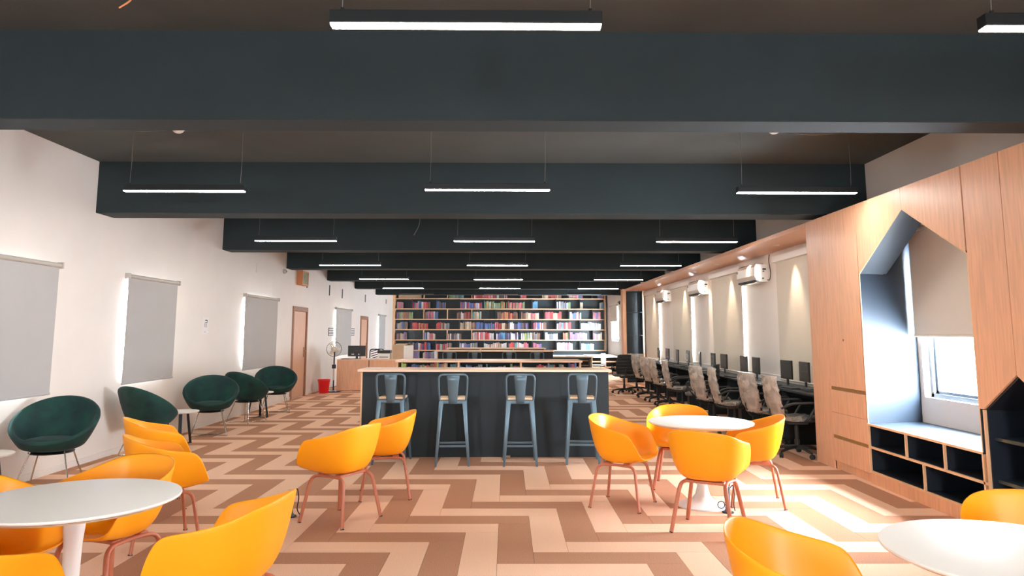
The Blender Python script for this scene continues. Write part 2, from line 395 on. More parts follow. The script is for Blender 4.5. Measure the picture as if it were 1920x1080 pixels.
# ------------------------------------------------------------------ wooden joinery on the right
XP = 3.74; XB = XR-.005
def yzp(poly, x0, x1): return MB().prism(poly, lambda y, z: (x0, y, z), lambda y, z: (x1, y, z))
# tall cupboard with two drawers
t = thing('tall_cupboard', (0, 0, 0), 0, 'tall light wooden cupboard with two drawers left of window niche', 'cupboard')
g = .002
MB().box(XP+.02, XB, 7.62, 8.74, .09, 2.88).build('body', wood, t)
MB().box(XP, XP+.019, 8.305, 8.76, 0.0, 2.9).build('side_panel', wood, t, bevel=.001, seg=1)
MB().box(XP, XP+.019, 7.502, 8.303, .925, 2.9).build('door', wood, t, bevel=.001, seg=1)
for z0, z1 in ((.637, .885), (.095, .345)):
    MB().box(XP, XP+.019, 7.502, 8.303, z0, z1).build('drawer', wood, t, bevel=.001, seg=1)
    MB().box(XP+.012, XP+.0195, 7.502, 8.303, z1, z1+.037).build('finger_pull', seamm, t)
MB().box(XP, XP+.019, 7.502, 8.303, .384, .634).build('drawer', wood, t, bevel=.001, seg=1)
MB().box(XP+.03, XP+.05, 7.49, 8.31, 0, .09).build('plinth', wood, t)
MB().box(XP+.021, XB, 8.745, 8.76, 0, 2.84).build('end_panel', wood, t)
MB().tube([(XP-.006, 7.92, 1.45), (XP, 7.92, 1.45)], .012, 12).build('lock', brass, t)
# panel fronts over niche and open shelf
t = thing('panelled_wall', (0, 0, 0), 0, 'light wooden wall panelling with a house-shaped opening around the window', 'panelling')
polys = [[(7.482, 2.148), (7.482, 2.9), (6.613, 2.9), (6.613, 2.70)], [(6.609, 2.70), (6.609, 2.9), (5.718, 2.9), (5.718, 2.17)],
         [(5.70, .937), (5.70, 2.9), (5.258, 2.9), (5.258, 1.22), (5.65, .937)], [(5.25, 1.22), (5.25, 2.9), (4.80, 2.9), (4.80, .937), (4.85, .937)],
         [(4.794, .0), (4.794, 2.9), (4.34, 2.9), (4.34, 0)], [(4.334, .0), (4.334, 2.9), (3.88, 2.9), (3.88, 0)], [(3.874, .0), (3.874, 2.9), (3.3, 2.9), (3.3, 0)]]
for p in polys: yzp(p, XP, XP+.019).build('panel', wood, t)
yzp([(5.714, 2.18), (5.714, 2.9), (5.704, 2.9), (5.704, 2.18)], XP+.010, XP+.018).build('seam', seamm, t)
yzp([(5.257, 1.23), (5.257, 2.9), (5.251, 2.9), (5.251, 1.23)], XP+.012, XP+.018).build('seam', seamm, t)
L_ = .018
side = [(XP+.002, 7.482), (XP+.002, 7.498), (XB, 7.612), (XB, 7.596)]
MB().prism(side, lambda x, y: (x, y, .603), lambda x, y: (x, y, 2.15)).build('niche_lining', tealn, t)
MB().prism([(4.03, 7.534), (4.03, 7.55), (XB, 7.612), (XB, 7.596)], lambda x, y: (x, y, 2.15), lambda x, y: (x, y, 2.84)).build('niche_lining', tealn, t)
yzp([(7.48, 2.148), (6.611, 2.698), (6.611, 2.72), (7.498, 2.16)], XP+.002, 4.03).build('niche_lining', tealn, t)
yzp([(6.611, 2.698), (5.702, 2.165), (5.69, 2.18), (6.611, 2.72)], XP+.002, 4.03).build('niche_lining', tealn, t)
yzp([(5.702, .603), (5.702, 2.165), (5.684, 2.175), (5.684, .603)], XP+.002, XB).build('niche_lining', tealn, t)
ed = MB()
for a, b in (((7.481, .6), (7.481, 2.148)), ((7.481, 2.148), (6.611, 2.697)), ((6.611, 2.697), (5.702, 2.166)), ((5.702, 2.166), (5.702, .6))):
    ed.tube([(XP+.002, *a), (XP+.002, *b)], .006, 6)
ed.build('edge_trim', wood_edge, t)
MB().box(XP+.02, XB, 3.3, 7.48, 2.86, 2.9).build('top_board', wood, t)
MB().box(XP+.02, XP+.6, 3.3, 4.80, 0, 2.86).build('carcass', wood, t)
# window seat with cubbies
t = thing('window_seat', (0, 0, 0), 0, 'window bench with dark top over five dark cubbyholes edged in light wood', 'bench')
MB().box(XP, XB, 5.70, 7.50, .585, .602).box(XP+.022, XB, 7.50, 7.61, .585, .602).build('seat_top', tealn, t)
MB().box(XP-.004, XP, 5.70, 7.50, .582, .603).build('edge_strip', wood_edge, t)
e = .018
for z0, z1 in ((.112, .130), (.354, .374)): MB().box(XP, XB, 5.66, 7.48, z0, z1).build('shelf', [wood_edge], t)
for y, z0, z1 in ((7.482, .10, .585), (5.70, .09, .585), (5.645, .05, .93), (6.797, .374, .585), (6.205, .374, .585), (6.53, .13, .354)):
    MB().box(XP, XB-.05, y, y+e, z0, z1).build('divider', wood_edge, t)
MB().box(XB-.05, XB-.03, 5.66, 7.48, .1, .585).build('back_panel', navy, t)
for z in (.1305, .3745): MB().box(XP+.02, XB-.05, 5.72, 7.48, z, z+.002).build('shelf_lining', navy, t)
for z in (.3535, .5845): MB().box(XP+.02, XB-.05, 5.72, 7.48, z-.002, z).build('shelf_lining', navy, t)
for y in (7.482, 6.797, 6.205): MB().box(XP+.02, XB-.05, y-.002, y, .376, .582).build('divider_lining', navy, t); 
for y in (5.718, 6.797+e, 6.205+e): MB().box(XP+.02, XB-.05, y, y+.002, .376, .582).build('divider_lining', navy, t)
for y in (7.48, 6.528): MB().box(XP+.02, XB-.05, y, y+.002, .132, .352).build('divider_lining', navy, t)
for y in (5.719, 6.549): MB().box(XP+.02, XB-.05, y, y+.002, .132, .352).build('divider_lining', navy, t)
MB().box(XP+.005, XP+.02, 5.66, 7.49, 0, .111).build('plinth', wood, t)
for y, z in ((6.55, .43), (5.98, .43), (6.38, .17)): MB().box(XB-.06, XB-.05, y, y+.03, z, z+.03).build('cable_port', dgrey, t)
# small house-shaped open shelf
t = thing('house_shelf', (0, 0, 0), 0, 'dark house-shaped open shelf set in the wooden panelling at right edge', 'shelf')
poly = [(5.645, .0), (5.645, .937), (5.25, 1.22), (4.85, .937), (4.85, 0)]
yzp(poly, XB-.06, XB-.04).build('back_panel', navy, t)
for a, b in (((5.645, 0.05), (5.645, .937)), ((5.645, .937), (5.25, 1.22)), ((5.25, 1.22), (4.85, .937)), ((4.85, .937), (4.85, .05))):
    dy, dz = b[0]-a[0], b[1]-a[1]; l = math.hypot(dy, dz); ny, nz = dz/l*.012, -dy/l*.012
    if (a[0]+b[0])/2 > 5.25: pass
    yzp([a, b, (b[0]-ny, b[1]-nz), (a[0]-ny, a[1]-nz)], XP+.02, XB-.06).build('lining', navy, t)
for z in (.05, .38, .70): MB().box(XP+.06, XB-.06, 4.86, 5.635, z, z+.025).build('shelf_board', teal, t)
MB().box(XP+.01, XP+.02, 4.85, 5.645, 0, .05).build('plinth', wood, t)
# pelmet over the computer desks with downlights
t = thing('pelmet', (0, 0, 0), 0, 'long light wooden pelmet with downlights above the computer desks', 'pelmet')
MB().box(XP, XB, 8.765, 22.35, 2.84, 2.9).build('board', wood, t, bevel=.002, seg=1)
k = 0
for x, y in ((4.05, 10.55), (4.02, 12.1), (4.05, 13.6), (4.08, 15.3), (4.08, 17.2), (4.08, 19.0), (4.08, 20.8)):
    MB().lathe([(.045, 0), (.045, -.008), (.03, -.008)], 18, x, y, 2.84).build('downlight_ring', white_p, t, smooth=True)
    MB().lathe([(.029, 0), (.029, -.005)], 16, x, y, 2.84).build('downlight_lens', spotm, t)
    l = bpy.data.lights.new('downlight', 'SPOT'); l.energy = SPOT; l.color = (1.0, .80, .58); l.spot_size = R(48); l.spot_blend = .7; l.shadow_soft_size = .03
    lo = bpy.data.objects.new('downlight', l); C.objects.link(lo); lo.location = (x+.1, y, 2.82); lo.rotation_euler = (0, R(-6), 0)
# tall open shelf at the pelmet's far end
t = thing('tall_shelf', (0, 0, 0), 0, 'tall narrow dark open shelf framed in light wood at end of computer desks', 'shelf')
ya, yb = 22.36, 22.75
MB().box(3.66, 3.76, ya, yb, 0, 2.9).build('side_panel', wood, t); MB().box(4.28, 4.33, ya, yb, 0, 2.84).build('side_panel', wood, t)
MB().box(3.76, 4.28, yb-.02, yb, 0, 2.84).build('back_panel', teal, t)
MB().box(3.76, 3.77, ya+.01, yb-.02, 0, 2.84).build('lining', teal, t); MB().box(4.27, 4.28, ya+.01, yb-.02, 0, 2.84).build('lining', teal, t)
for z in (.05, .72, 1.44, 2.16, 2.81): MB().box(3.77, 4.27, ya+.02, yb-.02, z, z+.02).build('shelf_board', teal, t)

# ------------------------------------------------------------------ air conditioners
def aircon():
    t = thing('air_conditioner', (0, 0, 0), 0, '', 'air conditioner', 'wall air conditioners')
    prof = [(0, 0), (0, .29), (-.20, .30), (-.235, .24), (-.235, .10), (-.20, .03), (-.12, 0)]
    MB().prism(prof, lambda x, z: (x, -.45, z), lambda x, z: (x, .45, z)).build('casing', acw, t, bevel=.006)
    MB().box(-.2385, -.234, -.44, .44, .10, .245).build('front_panel', acw, t, bevel=.002, seg=1)
    MB().box(-.225, -.13, -.40, .40, .004, .030, Matrix.Translation((0, 0, .0))).build('air_slot', rubber, t)
    MB().box(-.06, .06, -.40, .40, -.004, .004, Matrix.Translation((-.19, 0, -.006)) @ Matrix.Rotation(R(-28), 4, 'Y')).build('louver', acw, t)
    for z in (.26, .275): MB().box(-.20, -.05, -.40, .40, z+.028, z+.032).build('grille_slat', rubber, t)
    tb = MB().box(-.09, -.03, -.4515, -.450, .20, .225).box(-.09, -.06, -.4515, -.450, .17, .185).build('side_label', ink, t)
    MB().box(-.10, -.07, -.4515, -.450, .045, .07).build('side_badge', mat('green_badge', col(60, 120, 100), .5), t)
    MB().box(-.240, -.238, .37, .43, .19, .235).build('energy_sticker', dgrey, t)
    return t
A = aircon(); A.location = (XR, 12.28, 2.38); A['label'] = 'white wall air conditioner nearest the wooden cupboard, with a hanging black cable'
dup(A, (XR, 15.8, 2.36), 0, 'cream wall air conditioner, middle of the three under the pelmet')
dup(A, (XR, 19.35, 2.36), 0, 'white wall air conditioner farthest from the wooden cupboard')
tag(MB().tube(bend([(XR-.02, 11.68, 2.82), (XR-.03, 11.7, 2.72), (XR-.025, 11.66, 2.6), (XR-.03, 11.62, 2.5), (XR-.02, 11.7, 2.40), (XR-.02, 11.81, 2.41)], .05), .007, 6).build('black_cable', rubber, smooth=True), 'black cable hanging beside the nearest air conditioner', 'cable')
for y, la in ((15.02, 'second'), (18.62, 'third')):
    tag(MB().box(XR-.03, XR, y, y+.08, 2.66, 2.76).box(XR-.034, XR-.03, y+.02, y+.06, 2.68, 2.74).build('socket_box', dgrey), 'small socket box above the %s tall blind from the cupboard' % la, 'socket', 'socket boxes under the pelmet')

# ------------------------------------------------------------------ counters
def counter(name, x0, x1, y0, y1, label, shelf=False):
    t = thing(name, ((x0+x1)/2, y0, 0), 0, label, 'counter')
    w2 = (x1-x0)/2; d = y1-y0
    MB().box(-w2, w2, -.05 if not shelf else -.02, d+.02, 1.04, 1.07).build('countertop', wood_h, t, bevel=.003, seg=1)
    if not shelf:
        MB().box(-w2+.05, w2-.05, .03, .06, 0, 1.04).build('front_panel', blackl, t)
        MB().box(-w2+.03, -w2+.05, .03, d, 0, 1.04).build('end_panel', wood_edge, t); MB().box(w2-.05, w2-.03, .03, d, 0, 1.04).build('end_panel', blackl, t)
        MB().box(-w2+.05, w2-.05, d-.03, d, 0, 1.04).build('rear_panel', blackl, t)
    else:
        for x in (-w2+.02, -w2/3, w2/3, w2-.05): MB().box(x, x+.03, 0, d-.03, 0, 1.04).build('divider', wood_edge, t)
        for z in (.08, .40, .745): MB().box(-w2+.05, w2-.05, .01, d-.03, z, z+.025).build('shelf_board', wood_edge, t)
        MB().box(-w2+.02, w2-.02, d-.03, d, 0, 1.04).build('back_panel', blackl, t)
        MB().box(-w2+.05, w2-.05, .26, .28, .1, 1.03).build('inner_panel', blackl, t)
    return t
counter('bar_counter', -1.85, 1.31, 9.0, 9.52, 'front bar counter with dark panel and light wooden top behind four stools')
tag(MB().box(-.02, .05, 8.985, 9.03, .002, .02).build('paper_scrap', card), 'scrap of torn paper on carpet at foot of front bar counter', 'paper')
counter('low_bookshelf', -1.83, 1.25, 11.83, 12.55, 'low double bookshelf with light wooden top behind the front bar counter', True)
counter('bar_counter', -1.83, 1.24, 18.62, 19.2, 'second bar counter with dark panel, behind four distant stools')
counter('low_bookshelf', -1.79, 1.18, 21.45, 22.3, 'farthest low bookshelf with light wooden top, just before the back bookcase', True)

# ------------------------------------------------------------------ books
palette = dict(red=col(206, 52, 58), pink=col(222, 120, 136), blue=col(70, 110, 178), navy=col(48, 58, 104), white=col(232, 230, 228), grey=col(140, 148, 156), green=col(120, 160, 108), teal=col(70, 140, 144),
               orange=col(216, 134, 84), brown=col(126, 86, 66), cream=col(222, 202, 176), black=col(44, 44, 50), purple=col(134, 112, 168), lime=col(176, 204, 90), skyblue=col(96, 170, 214))
bookmesh = {}
for nme, cc in palette.items():
    cc = tuple(cc[i_]*.78+(.30, .27, .25)[i_]*.22 for i_ in range(3))+(1,)
    cm = mat('book_cover_'+nme, cc, .5, var=.35, scale=3)
    b_ = MB().box(-.5, -.38, 0.0, 1, 0, 1).box(.38, .5, 0, 1, 0, 1).box(-.38, .38, 0, .06, 0, 1)
    nf = len(b_.f); b_.box(-.38, .38, .06, .94, .02, .97)
    me = b_.data('book', [cm, paperw])
    for i_, p_ in enumerate(me.polygons): p_.material_index = 1 if i_ >= nf else 0
    bookmesh[nme] = me
_T = 'zeroth first second third fourth fifth sixth seventh eighth ninth tenth eleventh twelfth thirteenth fourteenth fifteenth sixteenth seventeenth eighteenth nineteenth twentieth'.split()
def ordw(n):
    if n <= 20: return _T[n]
    return ('twenty-', 'thirty-', 'forty-', 'fifty-')[n//10-2]+_T[n % 10] if n % 10 else ('thirtieth', 'fortieth', 'fiftieth')[n//10-3]
books = []   # (pixel size, x, y, z, w, d, h, colour, lean, where)
def run(x0, x1, y, z, cols, where, hmin=.24, hmax=.31, wmin=.03, wmax=.055, depth=.2):
    x = x0; cols = cols.split(); nn_ = 0; hh = random.uniform(hmin, hmax)
    while x < x1-.02:
        wd = random.uniform(wmin, wmax)
        if random.random() < .35: hh = random.uniform(hmin, hmax)
        c_ = cols[min(len(cols)-1, int((x-x0)/(x1-x0)*len(cols)))] if random.random() < .6 else random.choice(cols)
        nn_ += 1; books.append([wd, x+wd/2, y+random.uniform(0, .04), z, wd-.003, depth, hh+random.uniform(-.012, .012), c_, nn_, where]); x += wd
YB = 31.0; KX = YB/FPX
shelf_z = [3.01, 2.56, 2.11, 1.665, 1.22, .775, .41]
rowdata = {0: [(842, 868, 'green grey teal'), (887, 950, 'red pink white black'), (976, 987, 'pink red'), (1017, 1053, 'cream red brown'), (1067, 1093, 'cream pink blue'), (1121, 1132, 'blue pink')],
  1: [(745, 757, 'pink grey'), (774, 807, 'red pink blue white red brown'), (819, 836, 'blue brown blue'), (863, 904, 'red purple blue white red'), (908, 947, 'green white grey green orange'), (949, 983, 'red pink brown pink green'), (999, 1008, 'skyblue'), (1044, 1069, 'white grey navy green'), (1088, 1092, 'cream'), (1124, 1132, 'grey skyblue')],
  2: [(745, 774, 'purple lime orange brown green'), (796, 822, 'brown blue pink white teal'), (857, 884, 'brown white red brown'), (886, 903, 'teal cream brown'), (932, 971, 'brown orange red brown'), (977, 1010, 'brown cream pink white'), (1022, 1053, 'pink red cream red'), (1068, 1090, 'white blue orange white'), (1112, 1125, 'pink purple pink')],
  3: [(745, 765, 'cream grey blue brown'), (774, 804, 'red red orange brown red'), (819, 842, 'red brown white grey'), (863, 892, 'cream cream brown'), (893, 928, 'blue blue blue skyblue purple'), (928, 940, 'pink red'), (940, 955, 'cream brown'), (956, 990, 'white navy blue brown purple'), (1000, 1024, 'red blue white brown'), (1044, 1071, 'white skyblue white red'), (1089, 1127, 'white grey cream white')],
  4: [(745, 764, 'brown cream purple'), (796, 816, 'blue white pink cream'), (841, 865, 'white navy white brown'), (886, 926, 'white red pink red white'), (931, 974, 'blue skyblue navy white purple'), (977, 1013, 'white lime white grey brown'), (1022, 1045, 'white grey white'), (1056, 1066, 'red orange green'), (1068, 1100, 'purple pink purple white'), (1112, 1127, 'white pink cream')],
  5: [(743, 765, 'red red pink'), (768, 808, 'grey navy white red blue'), (819, 848, 'red teal red pink cream'), (863, 895, 'white purple blue white green'), (908, 950, 'white pink cream green white'), (953, 991, 'red teal white pink'), (999, 1015, 'pink red purple'), (1044, 1072, 'white white pink white'), (1089, 1113, 'white skyblue white')],
  6: [(768, 787, 'pink grey purple'), (795, 822, 'pink purple grey white')]}
ordn = ['top', 'second', 'third', 'fourth', 'fifth', 'sixth', 'lowest']
for r_, L in rowdata.items():
    for i_, (a, b, cs) in enumerate(L):
        run((a-950)*KX, (b-950)*KX, YB+.03, shelf_z[r_]+.012, cs, '%s cluster, %s shelf of the back bookcase' % (ordw(i_+1), ordn[r_] if r_ else 'top'), .24, .32, .03, .056)
nb_back = len(books)
x = -1.74
for a, b, cs, w_ in ((-1.74, -.97, 'lime red blue navy green red brown green orange', 'first section'), (-.93, -.02, 'teal skyblue blue grey teal brown', 'second section'), (.06, .55-.1, 'red brown teal green', 'third section'), (.6-.1, 1.2, 'red blue teal red grey cream navy blue', 'fourth section')):
    run(a, b, 11.86, .771, cs+' cream', '%s of low bookshelf behind bar counter' % w_, .185, .262, .022, .045, .17)
low = books[nb_back:]; back = books[:nb_back]
indiv = low+sorted(back, key=lambda q: -q[0])[:300-len(low)]
rest = [q for q in back if q not in indiv]
for q in indiv:
    _, x, y, z, wd, dd, hh, c_, ln, where = q
    o = bpy.data.objects.new('book', bookmesh[c_]); C.objects.link(o)
    o.location = (x, y, z); o.scale = (wd, dd, hh)
    cn = {'skyblue': 'sky blue'}.get(c_, c_)
    tag(o, '%s book, %s from left in %s' % (cn, ordw(ln), where), 'book', ('books on the back bookcase' if 'back bookcase' in where else 'books on the low bookshelf'))
for cset in {q[7] for q in rest}:
    mb = MB()
    for q in rest:
        if q[7] == cset: mb.box(q[1]-q[4]/2, q[1]+q[4]/2, q[2], q[2]+q[5], q[3], q[3]+q[6])
    tag(mb.build('books', bookmesh[cset].materials[0]), 'remaining %s book spines scattered along the back bookcase' % {'skyblue': 'sky blue'}.get(cset, cset), 'books', 'books on the back bookcase', 'stuff')

# back bookcase
t = thing('bookcase', (0, 0, 0), 0, 'full-width dark bookcase with light wooden shelves across the back wall', 'bookcase')
X0b, X1b = (742-950)*KX, (1134.5-950)*KX
MB().box(X0b-.1, X1b+.15, YB+.33, Y1-.005, 0, ZC-.01).build('back_panel', teal, t)
MB().box(X1b+.02, X1b+.06, YB-.1, YB+.33, .0, ZC-.01).build('side_panel', teal, t)
MB().box(X0b-.1, X0b, YB-.02, YB+.33, .0, 3.5).build('side_panel', wood_edge, t); MB().box(X1b-.03, X1b+.02, YB-.02, YB+.33, .74, 3.5).build('side_panel', wood_edge, t)
for r_, z in enumerate(shelf_z):
    xe = X1b-.03 if r_ < 6 else (824-950)*KX
    MB().box(X0b, xe, YB, YB+.33, z-.03, z+.01).build('shelf_board', wood_edge, t)
MB().box(X0b, X1b, YB, YB+.33, 3.46, 3.5).build('top_board', wood_edge, t)
for r_ in range(0, 6):
    ps = [773.7, 818.9, 862.6, 908.5, 953.3, 998.5, 1043.4, 1088] if r_ % 2 else [796, 840, 885.6, 930.7, 976, 1021, 1066.7, 1112]
    for p in ps:
        x = (p-950)*KX
        MB().box(x-.012-.02, x+.012-.02, YB+.01, YB+.33, shelf_z[r_]+.01, (shelf_z[r_-1]-.03) if r_ else 3.46).build('divider', wood_edge if r_ % 2 == 0 and p < 900 else teal, t)
MB().box((824-950)*KX, X1b-.03, YB+.1, YB+.13, 0, .745).build('lower_panel', teal, t)
for x0, x1, nm in ((-4.72, -3.52, 'cream board leaning in the top left bay of the back bookcase'),):
    tag(MB().box(x0, x0+.25, YB+.08, YB+.12, 3.022, 3.36).box(x0+.25, x1-.2, YB+.06, YB+.1, 3.022, 3.30).build('display_board', [card]), nm, 'board')

# stepped bench by the back wall
t = thing('reading_bench', (0, 0, 0), 0, 'white-topped stepped bench with open cubbies below the back bookcase', 'bench')
MB().box(1.9, 4.30, 29.95, 30.85, .545, .585).build('seat_top', white_t, t); MB().box(1.9, 4.30, 30.0, 30.04, 0, .545).build('front_panel', teal, t)
for z in (.36, .17): MB().box(1.9, 4.3, 29.9, 30.0, z, z+.03).build('step_board', wood_edge, t)
t = thing('corner_bench', (0, 0, 0), 0, 'white-topped low shelf bench along window wall before the back bookcase', 'bench')
MB().box(3.2, 4.36, 27.0, 29.9, .60, .64).build('seat_top', white_t, t)
for z in (.03, .22, .43): MB().box(3.2, 4.30, 27.0, 27.5, z, z+.035).build('shelf_board', wood_edge, t)
MB().box(3.2, 4.3, 27.5, 27.53, 0, .6).build('back_panel', teal, t)
for x in (3.2, 3.72, 4.30): MB().box(x, x+.03, 27.0, 27.5, 0, .6).build('divider', wood_edge, t)
t = thing('study_table', (2.2, 24.2, 0), 0, 'small reading table with pale top and dark frame before the stepped bench', 'table')
MB().box(-.72, .72, -.35, .35, .715, .745).build('tabletop', white_e, t, bevel=.004, seg=1)
for sx in (-1, 1):
    for sy in (-1, 1): MB().box(sx*.62-.02, sx*.62+.02, sy*.28-.02, sy*.28+.02, 0, .715).build('leg', blackm, t)
MB().box(-.62, .62, -.29, -.27, .66, .715).build('apron', blackm, t)
tag(MB().box(2.0, 2.3, 24.0, 24.2, .746, .756).build('notebook', dgrey), 'thin grey notebook lying on small reading table', 'notebook')
t = thing('white_chair', (3.1, 24.4, 0), R(60), 'small white chair beside the reading table near the back', 'chair')
MB().box(-.2, .2, -.2, .2, .43, .455).build('seat', white_p, t, bevel=.01); MB().box(-.19, .19, -.21, -.19, .5, .84).build('backrest', white_p, t, bevel=.008)
for sx in (-1, 1):
    for sy in (-1, 1): MB().tube([(sx*.16, sy*.16, .43), (sx*.2, sy*.2, 0)], .011, 8).build('leg', chrome, t)
    MB().tube([(sx*.17, -.2, .44), (sx*.17, -.205, .52)], .01, 8).build('back_post', chrome, t)

# ------------------------------------------------------------------ bar stools
def stool():
    t = thing('bar_stool', (0, 0, 0), 0, '', 'stool', '')
    # local: +y faces the counter, back on -y side
    MB().box(-.15, .15, -.145, .15, .745, .772).build('seat', stoolw, t, bevel=.012)
    MB().box(-.155, .155, -.155, .155, .70, .744).build('seat_frame', stoolm, t, bevel=.012)
    for sx in (-1, 1):
        for sy in (-1, 1):
            a = Vector((sx*.135, sy*.135, .735)); b = Vector((sx*.19, sy*.20, 0.0))
            m_ = MB(); ax = a-b
            n = len(m_.v); wT, wB = .027, .013
            for p, hw in ((b, wB), (a, wT)):
                m_.v += [(p.x-hw, p.y-hw, p.z), (p.x+hw, p.y-hw, p.z), (p.x+hw, p.y+hw, p.z), (p.x-hw, p.y+hw, p.z)]
            m_.f += [(3, 2, 1, 0), (4, 5, 6, 7), (0, 1, 5, 4), (1, 2, 6, 5), (2, 3, 7, 6), (3, 0, 4, 7)]
            m_.build('leg', stoolm, t, bevel=.005, smooth=40)
    def lx(z): return .19-(.055)*z/.735
    def ly(z): return .20-(.065)*z/.735
    for z, ysg in ((.215, -1), (.20, 1)): MB().box(-lx(z), lx(z), ysg*ly(z)-.006, ysg*ly(z)+.006, z, z+.024).build('footrest', stoolm, t)
    for sx in (-1, 1): MB().box(sx*lx(.22)-.006, sx*lx(.22)+.006, -ly(.22), ly(.22), .26, .282).build('footrest', stoolm, t)
    MB().tube(bend([(-.15, -.13, .72), (-.165, -.165, .85), (-.168, -.19, 1.04), (.168, -.19, 1.04), (.165, -.165, .85), (.15, -.13, .72)], .06, 6), .0125, 10).build('back_frame', stoolm, t, smooth=True)
    sp = MB()
    for i in range(6):
        z = .70+(1.035-.70)*i/5; y = -.155-.036*(i/5); w2 = .048+.03*(i/5)
        sp.v += [(-w2, y+.004, z), (-w2+.012, y-.008, z), (w2-.012, y-.008, z), (w2, y+.004, z)]
    for i in range(5):
        for j in range(3): sp.f.append((i*4+j, i*4+j+1, i*4+j+5, i*4+j+4))
    o = sp.build('back_splat', stoolm, t, smooth=True); md = o.modifiers.new('s', 'SOLIDIFY'); md.thickness = .004
    return t
STP = stool()
near = [(-1.36, 8.70, -2, 'leftmost'), (-.635, 8.60, 4, 'second from left'), (.16, 8.60, 1, 'second from right'), (.905, 8.70, -3, 'rightmost')]
for i, (x, y, a, nm) in enumerate(near):
    lab = 'grey-blue metal bar stool with wooden seat at front counter, %s of four' % nm
    if i == 0: STP.location = (x, y, 0); STP.rotation_euler = (0, 0, R(a)); STP['label'] = lab; STP['group'] = 'bar stools at the front counter'
    else: dup(STP, (x, y, 0), R(a), lab, 'bar stools at the front counter')
for i, (x, nm) in enumerate(((-1.43, 'leftmost'), (-.8, 'second from left'), (.07, 'second from right'), (.77, 'rightmost'))):
    dup(STP, (x, 18.24, 0), 0, 'distant grey metal bar stool at second counter, %s of four' % nm, 'bar stools at the second counter')

# ------------------------------------------------------------------ yellow chairs and round tables
def cat(P, s):     # Catmull-Rom through keyed points
    n = len(P)-1; x = s*n; i = min(int(x), n-1); u = x-i
    p = [Vector(P[max(0, min(n, j))]) for j in (i-1, i, i+1, i+2)]
    return 0.5*((2*p[1])+(-p[0]+p[2])*u+(2*p[0]-5*p[1]+4*p[2]-p[3])*u*u+(-p[0]+3*p[1]-3*p[2]+p[3])*u**3)
RIM = [(0, -.278, .79), (.14, -.262, .782), (.232, -.205, .758), (.284, -.105, .718), (.30, .01, .690), (.30, .09, .676), (.297, .155, .654), (.292, .196, .602), (.282, .226, .54), (.262, .253, .475), (.20, .270, .444), (.10, .277, .438), (0, .278, .436)]
BAS = [(0, -.17, .392), (.09, -.165, .39), (.15, -.13, .388), (.19, -.07, .388), (.205, .01, .388), (.205, .07, .390), (.205, .12, .396), (.205, .155, .402), (.20, .185, .412), (.185, .205, .42), (.14, .22, .426), (.07, .225, .428), (0, .226, .428)]
def shell_mesh():
    N = 26; T = 13; mb = MB(); cen = Vector((0, .02, .398))
    for side in range(2*N):
        s = side/N if side <= N else (2*N-side)/N; sg = 1 if side <= N else -1
        r = cat(RIM, s); b = cat(BAS, s)
        if sg < 0: r = Vector((-r.x, r.y, r.z)); b = Vector((-b.x, b.y, b.z))
        c0 = cen.lerp(b, .62)
        for t_ in range(T):
            if t_ < 4: p = cen.lerp(c0, (t_+.35)/4.35)
            else:
                u = (t_-3)/(T-4); c1 = b+(b-cen)*.20; c1.z = b.z-.002; c2 = b.lerp(r, .40)+(b-cen)*.14; c2.z = b.z+(r.z-b.z)*.50
                p = c0*(1-u)**3+c1*3*u*(1-u)**2+c2*3*u*u*(1-u)+r*u**3
            mb.v.append(tuple(p))
    K = 2*N
    for i in range(K):
        j = (i+1) % K
        for t_ in range(T-1): mb.f.append((i*T+t_, j*T+t_, j*T+t_+1, i*T+t_+1))
    mb.f.append(tuple(i*T for i in range(K)))
    return mb
def yellow_chair():
    t = thing('armchair', (0, 0, 0), 0, '', 'chair', 'yellow tub chairs around the round tables')
    o = shell_mesh().build('seat_shell', yellow, t, smooth=80)
    md = o.modifiers.new('sol', 'SOLIDIFY'); md.thickness = .009; md.offset = 1
    mb2 = o.modifiers.new('sub', 'SUBSURF'); mb2.levels = 1; mb2.render_levels = 1
    for sx in (-1, 1):
        for sy in (-1, 1):
            # one bent leg: foot, knee, half of the rail under the seat
            pts = bend([(sx*.235, sy*.225, .004), (sx*.172, sy*.168, .366), (sx*.150, sy*.0, .369)], .06, 6)
            MB().tube(pts, .0165, 10, flat=.72).build('leg', legw, t, smooth=50)
            MB().tube([(sx*.236, sy*.226, 0), (sx*.234, sy*.2245, .008)], .0155, 10).build('glide', rubber, t)
    for q in (-.09, .09): MB().box(-.155, .155, q-.03, q+.03, .366, .386).build('cross_plate', legw, t, bevel=.004, seg=1)
    return t
YC = yellow_chair()
